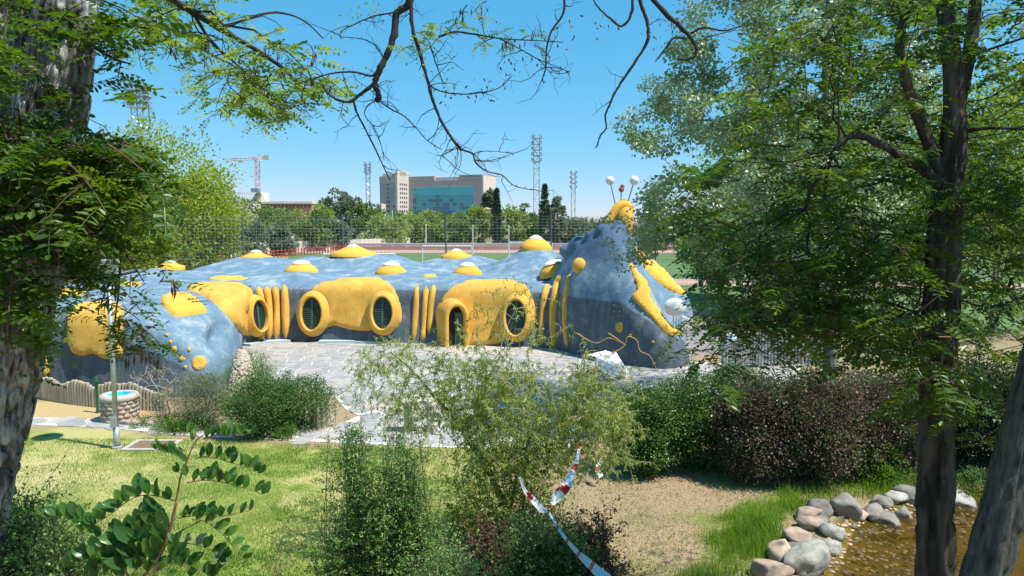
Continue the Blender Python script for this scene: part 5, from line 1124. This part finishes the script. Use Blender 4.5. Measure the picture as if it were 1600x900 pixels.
bough(lt, [([(640,-120),(641,-20),(637,8),(620,20),(615,55),(603,90),(590,115),(586,132),(592,150),(588,157)],13,8),
 ([(588,128),(560,150),(545,159),(525,155),(510,143),(505,132)],6,2.5),([(588,118),(575,118),(555,113),(530,113),(505,118),(488,124),(470,128)],4,1.6),([(553,158),(557,175),(570,200),(585,230),(598,258),(609,281)],3.6,1.5),
 ([(590,156),(610,170),(632,182),(652,202),(668,220),(690,234)],2.4,1.0),([(598,88),(585,70),(565,61),(530,57)],2.6,1),([(616,20),(585,25),(558,36),(535,48),(532,60)],2.8,1),([(592,155),(575,165),(570,180),(585,200),(595,225),(600,250)],2,1)], 6.6)
bough(lt, [([(641,-60),(642,10),(645,45),(655,80),(666,118),(674,150),(686,182),(702,210),(720,234)],6,4.5),([(720,234),(738,240),(744,255),(762,268),(785,274),(803,290),(828,296)],3.2,1.2),
 ([(672,72),(680,95),(692,130)],2.6,1),([(672,134),(690,143),(720,147),(750,145),(780,137),(800,118)],2.6,1),([(685,58),(710,50),(745,54),(780,60),(830,63),(880,66)],4,1.2),([(780,60),(810,75),(840,92),(880,108)],2.4,1),
 ([(740,240),(760,236),(790,238)],1.4,.8),([(742,250),(770,250),(800,240)],1.3,.8),([(715,225),(705,235),(690,243)],1.4,.8)], 6.4, 1.3)
bough(lt, [([(882,-80),(882,0),(878,25),(862,48),(854,75),(853,105),(848,122),(850,130)],4.2,1.6),([(853,105),(870,106),(890,112)],1.6,.8)], 6.4, 1.6)
bough(rt_, [([(995,-60),(1000,0),(1010,30),(1013,55),(1008,72),(990,100),(975,122),(962,142),(952,165),(946,180),(947,200),(938,212),(932,230)],6,2),
 ([(985,-40),(988,15),(972,41),(955,30),(935,12),(925,-5)],5,2),([(1005,-30),(1022,0),(1050,30),(1070,48),(1085,68),(1088,82),(1078,92),(1058,93)],9,3),([(1080,52),(1100,43),(1130,48),(1160,40)],4,2),([(1072,60),(1052,60),(1040,75),(1024,96)],4,1.6)], 6.8, .55)
f = MB(); w2 = MB(); Pm = np.array([D(*q) for q in [(650,50,6.5),(640,62,6.5),(665,58,6.5),(660,40,6.5),(645,72,6.5),(690,40,6.5),(715,45,6.4),(745,20,6.4)]]); sprays(f, f, Pm, 4, .15, .12, bright=np.full(8, .6))
Pm = np.array([D(*q) for q in [(785,50,6.4),(800,58,6.4),(815,62,6.4),(770,60,6.4),(745,55,6.4),(835,70,6.4),(730,8,6.4),(760,2,6.4)]]); sprays(f, f, Pm, 4, .12, .14, pod=.6)
def leafy(P, n, spread, s, m): 
    for a, b, Y in P:
        c = D(a, b, Y); k = n; pos = c+rng.normal(0, spread, (k, 3)); scatter(f, leafT(.4), pos, frames(rng.normal(size=(k, 3))+np.array([0, 0, -.8]), .8), s, m)
leafy([(545,40,6.6),(530,52,6.6),(560,30,6.6),(575,15,6.6),(548,25,6.6),(590,20,6.6),(570,118,6.6),(545,118,6.6),(680,110,6.4),(690,125,6.4),(700,140,6.4),(705,90,6.4),(660,100,6.4)], 9, .05, .035, 0)
leafy([(700,150,6.4),(750,130,6.4),(770,145,6.4),(790,110,6.4),(820,90,6.4),(840,60,6.4),(870,60,6.4),(880,40,6.4),(850,110,6.4),(800,100,6.4),(940,40,6.8),(960,45,6.8),(1010,60,6.8),(1035,50,6.8),(1060,30,6.8)], 8, .06, .04, 1)
f.build('mid_foliage', [m_loc2, m_pod], lt)

# ---- shrubs
def shrub(name, label, px, py, wpx, ytop, mat, cat='shrub', group=None, ncl=70, per=110, ls=.056, T=None, dep=.8, rc=.13, stemm=None, zb=0, bot=.0, roll=.8, Yo=None, extra=None):
    q = G(px, py) if Yo is None else D(px, py, Yo); Y = q[1]; x = q[0]; h = D(px, ytop, Y)[2]-q[2]; r = wpx*Y/FPX/2; o = empty(name, tuple(q), label, cat, group)
    P, u = clumps(ncl, (x, Y, q[2]+h*(.5+bot*.5)), (r*.88, r*dep, h*(.5-bot*.5)*.92), .6); P[:, 2] = np.maximum(P[:, 2], q[2]+.05)
    ne = max(6, ncl//4); ue = unit(rng.normal(size=(ne, 3))*[1, 1, .7]+[0, 0, .55]); Pe = np.array([x, Y, q[2]+h*.5])+ue*np.array([r, r*dep, h*.5])*rng.uniform(.98, 1.2, (ne, 1)); P = np.concatenate([P, Pe]); u = np.concatenate([u, ue]); ncl += ne
    m = MB(); root = [(x+rng.normal(0, .06), Y+rng.normal(0, .05), q[2]-.05) for _ in range(4)]; grow(m, root, P, .0035, .03, 4); m.build('stems', stemm or m_twig, o)
    f = MB(); leafcloud(f, P, rc*(r+h*.5)*np.r_[rng.uniform(.7, 1.3, ncl-ne), rng.uniform(.3, .6, ne)]*1.6, np.r_[np.full(ncl-ne, per*1.1), np.full(ne, per*.35)], T or diamT(.68), ls, out=u, droop=0, roll=roll)
    f.build('foliage', mat, o)
    if mat is m_plum:
        f = MB(); sel = rng.random(ncl) < .3; leafcloud(f, P[sel]+u[sel]*.06, .2, 60, diamT(.68), ls, out=u[sel], droop=0); f.build('green_foliage', m_hedge, o)
    return o
HG = 'hedge shrubs along the right of the lawn'
shrub('hedge_shrub','dark green hedge shrub just right of the willow',1010,738,110,606,m_hedge,group=HG,ncl=130,per=150)
shrub('hedge_shrub','dark green hedge shrub in the middle of the hedge',1085,728,130,586,m_hedge,group=HG,ncl=140,per=150)
shrub('hedge_shrub','dark hedge shrub meeting the purple leaved shrubs',1150,722,90,572,m_hedge,group=HG,ncl=110,per=150)
shrub('plum_shrub','purple leaved shrub at the left end of the purple row',1185,748,130,592,m_plum,group=HG,ncl=160,per=150,ls=.054)
shrub('plum_shrub','purple leaved shrub in the middle of the row, its top bronze and sunlit',1275,750,150,584,m_plum,group=HG,ncl=180,per=150,ls=.054)
shrub('plum_shrub','purple leaved shrub at the right end of the row beside the tall trunk',1370,738,150,588,m_plum,group=HG,ncl=170,per=150,ls=.054)
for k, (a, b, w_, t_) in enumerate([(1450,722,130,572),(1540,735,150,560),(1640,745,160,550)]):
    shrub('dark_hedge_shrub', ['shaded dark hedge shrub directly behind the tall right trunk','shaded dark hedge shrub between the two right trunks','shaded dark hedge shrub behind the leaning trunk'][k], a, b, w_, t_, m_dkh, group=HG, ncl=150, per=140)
shrub('small_bush','bright green small bush in front of the purple shrubs',1372,756,86,688,m_bri,ncl=50,per=60,ls=.05); shrub('weed_clump','tiny bright green weed at the foot of the dark hedge',1066,724,34,692,m_bri,ncl=20,per=30,ls=.04)
shrub('weed_clump','low green weeds on the bank behind the pond boulders',1440,765,80,735,m_bri,ncl=26,per=40,ls=.04); shrub('weed_clump','patch of low weeds between the two right trunks',1530,768,90,735,m_jun,ncl=26,per=40,ls=.04)
shrub('clipped_shrub','dark dense spreading shrub beside the short log row',405,680,105,588,m_jun,ncl=130,per=130,ls=.045,group=None); shrub('clipped_shrub','dark shrub with light top reaching over the short log row',468,668,112,590,m_jun,ncl=110,per=130,ls=.045)
shrub('pine_like_shrub','bright green needle shrub rising behind the dark spreading shrub',388,625,84,553,m_bri,ncl=90,per=90,ls=.09,T=diamT(.12)); shrub('grey_shrub','fine grey green broom bush beside the pebbled foot',318,668,76,582,m_gry,ncl=120,per=90,ls=.08,T=diamT(.13))
shrub('yellowish_shrub','thin yellowish bush right of the round basin',258,664,50,612,m_gry,ncl=40,per=45,ls=.07,T=diamT(.14)); shrub('low_plant','low green plants at the stone edge of the bed',285,672,100,652,m_bri,ncl=50,per=50,ls=.05)
shrub('low_plant','green grass tuft beside the reddish stone',218,668,30,650,m_bri,ncl=14,per=40,ls=.05,T=diamT(.15)); shrub('low_plant','low light green sprig in front of the dark spreading shrub',448,684,44,662,m_bri,ncl=24,per=40,ls=.045)
# bare twiggy shrub
q = G(255, 652); m = MB(); bs = empty('bare_shrub', tuple(q), 'leafless pale twiggy shrub in front of the yellow spots', 'shrub'); P, u = clumps(46, (q[0]-.1, q[1], .95), (.8, .5, .72), .4); grow(m, [q], P, .0042, .03, 4, jit=.16, alpha=.15)
for p in P:
    for _ in range(2): addtube(m, [p, p+rng.normal(0, .07, 3)+(0, 0, .05), p+rng.normal(0, .11, 3)+(0, 0, .1)], [.005, .004, .002], 3)
m.build('stems', m_bare, bs); f = MB(); leafcloud(f, P[:12], .12, 9, leafT(.5), .045); f.build('dry_leaves', leafmat('dry_orange_leaf', [(.4,.22,.07),(.5,.3,.1)], .3), bs)

# upright fine leaved shrubs near the camera
def upright(name, label, Y, regs, mat, nst, ls, base, per=60, stemm=None, spread=.3, T=None, group=None):
    o = empty(name, tuple(base), label, 'shrub', group); m = MB(); f = MB(); mats = mat
    for k in range(nst):
        R = regs[rng.integers(len(regs))]; tx = rng.uniform(R[0], R[1]); ty = rng.uniform(R[2], R[3]); tip = D(tx, ty, Y+rng.normal(0, .28)); b = np.array(base)+rng.normal(0, spread, 3)*np.array([1, .7, 0]); b[0] += (tip[0]-b[0])*.55
        mid = (b+tip)/2+rng.normal(0, .06, 3); C = smooth_poly([b, mid, tip], 8, False); addtube(m, C, np.linspace(.008, .0018, len(C)), 3)
        for s in range(rng.integers(6, 12)):
            j = rng.integers(len(C)//3, len(C)-1); d = unit(rng.normal(size=3)*[1, 1, .5]+[0, 0, .45]); L = rng.uniform(.12, .5); E = C[j]+d*L; addtube(m, [C[j], (C[j]+E)/2+rng.normal(0, .015, 3), E], [.003, .002, .001], 3)
            n = int(per*.4); t = rng.random(n)[:, None]; scatter(f, T or diamT(.62), C[j]+(E-C[j])*t+rng.normal(0, .012, (n, 3)), frames(rng.normal(size=(n, 3))+d*.8, .8), ls*rng.uniform(.7, 1.3, n), 0)
        n = per; t = rng.random(n)**.8*(len(C)-1.01); i0 = t.astype(int); pos = C[i0]+(C[i0+1]-C[i0])*(t-i0)[:, None]; scatter(f, T or diamT(.62), pos+rng.normal(0, .012, (n, 3)), frames(rng.normal(size=(n, 3))+[0, 0, .5], .8), ls*rng.uniform(.7, 1.3, n), 0)
    m.build('stems', stemm or m_twig, o); f.build('foliage', mats, o); return o
upright('fine_shrub','tall fine leaved green shrub in the middle foreground',8,[(550,660,690,790),(505,695,750,860),(485,705,800,900),(475,700,830,910),(530,570,655,720),(600,650,680,740)],m_fine,290,.029,(D(592, 1080, 8)),per=56)
for a, t_, lb_ in [(512,672,'thin upright twiggy shoot left of the fine leaved shrub'),(655,655,'thin upright twiggy shoot at the right of the fine leaved shrub'),(437,835,'single dark seedling standing on the lawn')]:
    upright('seedling', lb_, 8 if a != 437 else 7, [(a-5,a+5,t_,t_+25),(a-14,a+14,t_+25,t_+90)], m_fine, 6, .02, D(a, 990, 8 if a != 437 else 7), per=26, spread=.04, stemm=m_stemr)
upright('foreground_shrub','dark small leaved shrub below the barrier tape',8.6,[(800,900,800,860),(790,930,830,900),(820,940,850,900)],m_jun,190,.036,D(865, 1000, 8.6),per=46)
upright('reddish_shrub','brown leaved shrub right of the barrier tape',8.8,[(900,955,795,850),(905,958,830,890)],m_red,42,.036,D(925, 985, 8.8),per=40,spread=.15)
upright('reddish_shrub','dark brown leaved sucker at the foot of the willow stem',10.6,[(740,800,800,850),(735,795,830,870)],m_red,30,.045,D(768, 905, 10.6),per=36,spread=.15)
upright('corner_shrub','light green small leaved shrub in the lower left corner',5.2,[(0,130,800,880),(-20,90,770,850),(40,150,830,900)],m_fine,190,.026,D(60, 1150, 5.2),per=44,spread=.35)
upright('corner_shrub','small leaved shoots right of the foreground locust leaves',6.5,[(640,760,850,900)],m_fine,40,.024,D(700, 1020, 6.5),per=36,spread=.3)
upright('low_shrub','loose yellow green shrub filling in below the willow crown',11.4,[(690,860,690,800),(720,880,720,840)],m_wil,110,.045,D(790, 900, 11.4),per=34,spread=.5)
upright('herb_patch','dry yellowish herbs on the ground right of the willow stem',10.2,[(800,860,800,830),(690,760,870,900),(960,1010,880,905)],m_gry,40,.03,D(800, 960, 10.2),per=20,spread=.5)

# ---- corkscrew willow
wb = G(775, 862); wo = empty('corkscrew_willow', tuple(wb), 'corkscrew willow with curly yellow green hanging twigs in the middle of the photo', 'tree')
m = MB(); W1 = limb(m, [(772,866),(780,830),(788,800),(780,770),(765,738),(748,712),(735,690),(715,660)], wb[1], 15, 7, 9); W2 = limb(m, [(782,825),(795,795),(805,760),(812,720),(835,680),(860,640)], wb[1], 9, 4, 7); W3 = limb(m, [(750,712),(745,660),(760,600),(780,560)], wb[1], 7, 3, 6)
W4 = limb(m, [(812,720),(860,690),(900,640),(935,600),(960,570)], wb[1], 6, 3, 6); W5 = limb(m, [(715,660),(680,620),(640,575),(610,550)], wb[1], 6, 2.5, 6)
m.build('trunk', m_bark, wo, smooth=True)
tw = MB(); lf = MB(); orr = MB(); Yw = wb[1]
def curl(p, L, n, up, r=.004, leaf=5, m_or=.3, ls=.062):
    pts = [p]; q = np.array(p); d = unit(np.array([rng.normal(0, 1), rng.normal(0, .6), up])); ax = unit(rng.normal(size=3))
    for k in range(n):
        q = q+d*L/n; pts.append(q); d = unit(d+np.cross(ax, d)*rng.uniform(.4, 1.0)+np.array([0, 0, -.22])+rng.normal(0, .15, 3)); 
        if k % 3 == 2: ax = unit(rng.normal(size=3))
    pts = smooth_poly(pts, 2, False); addtube(orr if rng.random() < m_or else tw, pts, np.linspace(r, .0012, len(pts)), 3)
    N = leaf*n; t = rng.random(N)*(len(pts)-1.01); i0 = t.astype(int); pos = pts[i0]+(pts[i0+1]-pts[i0])*(t-i0)[:, None]
    scatter(lf, diamT(.26), pos, frames(rng.normal(size=(N, 3))*.7+[0, 0, -.7], .9), ls*rng.uniform(.6, 1.4, N), 0, np.clip(rng.normal(.5, .25)+rng.normal(0, .2, N), 0, 1))
def wreg(P, n, L=.5, up=.2, leaf=4, m_or=.3): 
    P = np.array(P, float); x0, y0 = P.min(0); x1, y1 = P.max(0); c = 0; g = []
    while c < n:
        a = rng.uniform(x0, x1); b = rng.uniform(y0, y1)
        if not inpoly(P, np.array([a]), np.array([b]))[0]: continue
        p = D(a, b, Yw+rng.uniform(-.8, .8)); c += 1; curl(p, L*rng.uniform(.6, 1.4), 7, up, leaf=leaf, m_or=m_or); g.append(p)
    return g
g1 = wreg([(682,600),(700,572),(760,560),(825,568),(842,592),(850,645),(868,600),(905,580),(965,600),(995,640),(985,680),(930,690),(880,705),(830,735),(780,735),(735,695),(690,655)], 760, .46, .15, 6)
g2 = wreg([(560,540),(640,530),(690,560),(690,640),(660,680),(620,650),(570,600)], 130, .5, .1, 5, .15)
g3 = wreg([(690,500),(740,470),(830,455),(890,520),(960,560),(1000,600),(960,620),(860,590),(700,590)], 90, .5, .5, 4, .5)
g4 = wreg([(740,690),(900,690),(985,680),(990,720),(900,740),(760,760),(700,740)], 150, .5, -.7, 5, .2)
for a, b, c in [(565,545,680),(552,560,640),(600,560,690),(640,570,690),(655,560,680),(580,540,650),(625,545,720),(690,600,740),(905,600,720),(950,620,735),(980,640,740),(870,640,720)]+[(rng.uniform(545, 1000), rng.uniform(590, 660), rng.uniform(700, 770)) for _ in range(26)]:
    for _ in range(2):
        p = D(a+rng.normal(0, 6), b, Yw+rng.normal(0, .4)); L = (c-b)*Yw/FPX; pts = [p+np.array([.05*math.sin(k*1.3+a), .04*math.cos(k*1.7), -L*k/14]) for k in range(15)]; addtube(tw, pts, np.linspace(.004, .0012, 15), 3)
        N = 90; t = rng.random(N); pos = np.array([p+np.array([.05*math.sin(z*14*1.3+a), .04*math.cos(z*14*1.7), -L*z]) for z in t]); scatter(lf, leafT(.22, .1, -.2), pos+rng.normal(0, .015, pos.shape), frames(rng.normal(size=(N, 3))*.6+[0, 0, -.8], .9), .055*rng.uniform(.6, 1.3, N), 0)
grow(tw, np.concatenate([W1[15:], W2[10:], W3, W4[5:], W5[4:]]), g1[::3]+g2[::2]+g3[::2]+g4[::3], .0028, .015, 4)
for P in ([(955,553),(975,541),(981,526),(995,532),(1000,548),(1015,556),(1025,575),(1030,582)], [(900,520),(930,536),(952,528),(975,538)], [(900,600),(935,570),(960,548)], [(950,520),(965,530),(978,540)]): limb(orr, P, Yw, 1.6, 1, 4)
tw.build('twigs', m_bare, wo, kind='stuff'); orr.build('orange_twigs', m_orange, wo, kind='stuff'); lf.build('foliage', m_wil, wo)

# ---- foreground locust sapling with separate leaflets
sp_ = empty('locust_sapling', tuple(D(240, 1000, 2.4)), 'young black locust shoot with rows of large oval leaflets at the lower left', 'plant'); Ys = 2.3
def sx(P, Y=Ys): return [np.array(D(a, b, Y)) for a, b in P]
m = MB()
for P, a, b in [([(225,900),(248,870),(262,840),(272,800),(276,780),(282,745),(292,720),(305,690),(318,680)],5,2),([(276,782),(262,840),(240,900),(235,1000)],5,5),([(262,842),(300,820),(318,812)],3,2),([(175,860),(160,845),(145,820),(138,800)],3.5,2),([(235,1000),(200,900),(175,862)],4,3.5),([(312,684),(303,678),(298,672)],2,1.2)]: limb(m, P, Ys, a, b, 7)
LT = leafT(.62, .06, -.05); lv_ = np.array([[0,0,0],[.12,.13,.01],[.35,.27,.03],[.65,.29,.025],[.88,.17,.0],[1,0,-.03],[.88,-.17,0],[.65,-.29,.025],[.35,-.27,.03],[.12,-.13,.01],[.35,0,0],[.65,0,0],[.88,0,-.01]])
lfF = [[0,1,10],[0,10,9],[1,2,10],[9,10,8],[2,3,11],[2,11,10],[8,10,11],[8,11,7],[3,4,12],[3,12,11],[7,11,12],[7,12,6],[4,5,12],[6,12,5]]
m_big = [leafmat('big_leaflet', [(.04,.115,.025),(.055,.14,.03)], .35, .3, .45), leafmat('big_leaflet_light', [(.08,.18,.035),(.10,.21,.04)], .4, .3, .45), leafmat('big_leaflet_pale', [(.14,.22,.13),(.18,.26,.16)], .3, .3, .5)]
def lvar(c, tw, wd):
    v = lv_.copy(); v[:, 1] *= wd; v[:, 2] += c*v[:, 0]**2+np.abs(v[:, 1])*.25; a = tw*v[:, 0]; y, z = v[:, 1].copy(), v[:, 2].copy(); v[:, 1] = y*np.cos(a)-z*np.sin(a); v[:, 2] = y*np.sin(a)+z*np.cos(a); return v
lme = [[MB().add(lvar(c, t, w_), lfF, 0, r_).mesh('leaflet', mm, True) for c, t, w_, r_ in ((-.12, .3, 1, .3), (-.3, -.4, 1.1, .6), (.15, .2, .9, .0), (-.05, -.7, 1.0, .9))] for mm in m_big]
def compound(P, n, size, upd, pale=0, one=False, Y=Ys, w=.84):
    C = smooth_poly(sx(P, Y), 8, False); addtube(m, C, np.linspace(.0022, .001, len(C)), 4); L = len(C)-1
    for k in range(n):
        t = (.10+.9*k/(n-1))*L; i0 = min(int(t), L-1); p = C[i0]+(C[i0+1]-C[i0])*(t-i0); T = unit(C[i0+1]-C[i0])
        for s in ((1, -1) if not one else (1,)):
            u = unit(np.array(upd, float)*s if s == 1 else np.array(upd, float)*.75+np.array([0, -.55, .1])); X_ = unit(u+T*.25+rng.normal(0, .2, 3)); N_ = unit(-unit(p-CAM)+rng.normal(0, .35, 3)+np.array([.1, 0, .5 if s < 0 else .15])); Y_ = unit(np.cross(N_, X_)); Z_ = np.cross(X_, Y_)
            sz = size*rng.uniform(.78, 1.22)*(1-.35*abs(k/(n-1)-.35)); r = rng.random(); mi = 2 if r < pale else (1 if r < .35 else 0)
            o = bpy.data.objects.new('leaflet', lme[mi][rng.integers(4)]); COL.objects.link(o); o.parent = sp_
            o.matrix_local = Matrix.Translation(Vector(p)-sp_.location) @ Matrix([[X_[0]*sz, Y_[0]*sz*w, Z_[0]*sz, 0], [X_[1]*sz, Y_[1]*sz*w, Z_[1]*sz, 0], [X_[2]*sz, Y_[2]*sz*w, Z_[2]*sz, 0], [0, 0, 0, 1]])
U1 = (0, 0, 1)
compound([(278,784),(250,776),(222,774),(195,786),(175,802),(150,818)], 9, .066, (-.1, 0, 1)); compound([(150,818),(130,808),(110,806),(90,806),(66,812)], 8, .050, (-.15, .1, 1), one=False)
compound([(293,754),(320,750),(350,754),(380,762),(410,772)], 9, .056, (.1, 0, 1)); compound([(305,716),(330,714),(358,722),(385,730),(405,740)], 9, .052, (.05, 0, 1))
compound([(318,686),(335,680),(355,680),(375,680),(398,676)], 9, .044, (-.1, 0, 1)); compound([(296,724),(280,712),(262,706),(245,702)], 6, .044, (-.35, 0, 1)); compound([(292,744),(284,740),(278,738)], 2, .045, (-.1, 0, 1))
compound([(300,690),(298,682),(297,676)], 2, .042, (0, 0, 1)); compound([(278,810),(300,806),(325,806),(350,806),(390,798)], 10, .046, (.1, 0, 1)); compound([(300,812),(320,815),(345,832),(365,855),(380,872)], 7, .060, (.6, 0, .7), one=False)
compound([(262,845),(300,850),(330,860),(345,878)], 7, .055, (.3, 0, 1), pale=.7); compound([(258,848),(245,830),(232,815),(215,830)], 7, .075, (.1, 0, 1)); compound([(172,860),(155,838),(135,825),(118,812)], 6, .050, (-.5, 0, .8))
compound([(230,880),(200,868),(170,872),(150,890)], 7, .070, (-.2, 0, 1)); compound([(235,900),(215,880),(185,890),(150,905)], 7, .075, (0, 0, 1)); compound([(240,895),(270,880),(300,885),(330,900)], 7, .06, (.2, 0, 1)); compound([(205,900),(240,860),(270,868),(300,900)], 6, .07, (0, 0, 1)); compound([(330,905),(340,890),(350,870)], 3, .06, (.5, 0, .8)); compound([(215,890),(200,850),(190,830)], 5, .06, (-.5, 0, .8))
compound([(250,870),(225,850),(200,842),(180,850)], 6, .085, (-.2, 0, 1)); compound([(245,890),(255,850),(262,820),(250,800)], 5, .08, (-.7, 0, .8)); compound([(200,905),(170,880),(140,872),(110,885)], 6, .075, (-.2, 0, 1))
m.build('stem', m_stemr, sp_, smooth=True)

# ---- grass and litter
def blades(n, poly, hmin, hmax, w, mat, label, x0, x1, y0, y1, name='grass', bias=1.0, lean=.35, mask=None, simple=False, wob=0):
    P = np.stack([rng.uniform(x0, x1, n), y0+(y1-y0)*rng.random(n)**bias], 1); ok = inpoly(poly, P[:, 0], P[:, 1]) | (polydist(poly, P[:, 0], P[:, 1]) < .12*rng.random(n)); P = P[ok]
    if mask is not None: P = P[mask(P) > rng.random(len(P))]
    n = len(P); h = rng.uniform(hmin, hmax, n)*(.6+.8*vnoise(np.c_[P, P[:, 0]*0], 1.3)); a = rng.uniform(0, 6.28, n); z = zground(P[:, 0], P[:, 1]); b = np.c_[P, z]; s = np.c_[np.cos(a), np.sin(a), a*0]*(w*.5); l = np.c_[np.cos(a+1.6), np.sin(a+1.6), a*0]*(h*lean*rng.random(n))[:, None]
    mid = b+l*.35+np.c_[a*0, a*0, h*.6]; tip = b+l+np.c_[a*0, a*0, h]; V = np.stack([b-s, b+s, mid+s*.7, tip, mid-s*.7], 1).reshape(-1, 3)
    F = np.array([[0, 1, 2, 4]])[None]+(np.arange(n)*5)[:, None, None]; F2 = np.array([[4, 2, 3]])[None]+(np.arange(n)*5)[:, None, None]
    r = np.clip(vnoise(np.c_[P, P[:, 0]*0], .8)*1.3-.35+rng.normal(0, .2, n), 0, 1); mb = MB()
    if simple: mb.add(np.stack([b-s, b+s, tip], 1).reshape(-1, 3), np.array([[0, 1, 2]])+(np.arange(n)*3)[:, None], 0, r); tag(mb.build(name, mat, kind='stuff'), label, 'grass'); return
    mb.add(V, F.reshape(-1, 4), 0, r); mb.F.append(F2.reshape(-1, 3)); mb.M.append(np.zeros(n, int)); mb.R.append(r)
    tag(mb.build(name, mat, kind='stuff'), label, 'grass')
blades(250000, LAWN, .025, .06, .014, m_grass, 'short dry patched lawn grass in the left half', -13, 1.5, 10, 18.2, bias=1.3, simple=True, mask=lambda P: (.35+.65*sstep(.3, .55, vnoise(np.c_[P, P[:, 0]*0], 2.5)))*1-.6*np.exp(-(((P[:, 0]+10.2)/2.6)**2+((P[:, 1]-15.2)/1.3)**2)))
blades(42000, LONG, .08, .30, .010, m_lgrass, 'long bright grass left of the pond boulders', 2.0, 5.6, 9.5, 15.2, 'long_grass', lean=.7, mask=lambda P: sstep(-.05, .75, np.where(inpoly(LONG, P[:, 0], P[:, 1]), 1, -1)*polydist(LONG, P[:, 0], P[:, 1])+(vnoise(np.c_[P, P[:, 0]*0], 2.2)-.5)*.9))
EARTH = [G(*p)[:2] for p in [(640,700),(1450,700),(1450,790),(1290,800),(1200,905),(1150,1050),(600,1050)]]
blades(26000, EARTH, .03, .10, .010, m_grass, 'sparse weeds and dry grass on the bare ground', -2, 8.5, 9.2, 17.5, 'sparse_grass', lean=.8, mask=lambda P: sstep(.42, .62, vnoise(np.c_[P, P[:, 0]*0], .9))*.8+.1)
RIM = [G(*p)[:2] for p in [(1225,775),(1300,752),(1400,758),(1470,735),(1560,750),(1560,772),(1420,778),(1330,778),(1262,800)]]
blades(16000, RIM, .10, .26, .012, m_lgrass, 'shaded grass along the bank behind the boulders', 3.5, 10.5, 13, 17, 'bank_grass', lean=.6)
n = 42000; P = np.stack([rng.uniform(-6, 9, n), rng.uniform(9.6, 17.6, n)], 1); ok = inpoly(EARTH, P[:, 0], P[:, 1]) & ~inpoly(POND, P[:, 0], P[:, 1]); P = P[ok]; n = len(P); mb = MB()
scatter(mb, diamT(.45), np.c_[P, zground(P[:, 0], P[:, 1])+.008+rng.random(n)*.012], frames(rng.normal(size=(n, 3))*[1, 1, .25], .3), rng.uniform(.02, .055, n)); tag(mb.build('leaf_litter', m_lit, kind='stuff'), 'dry brown leaves scattered over the bare ground under the hedge', 'leaf litter')
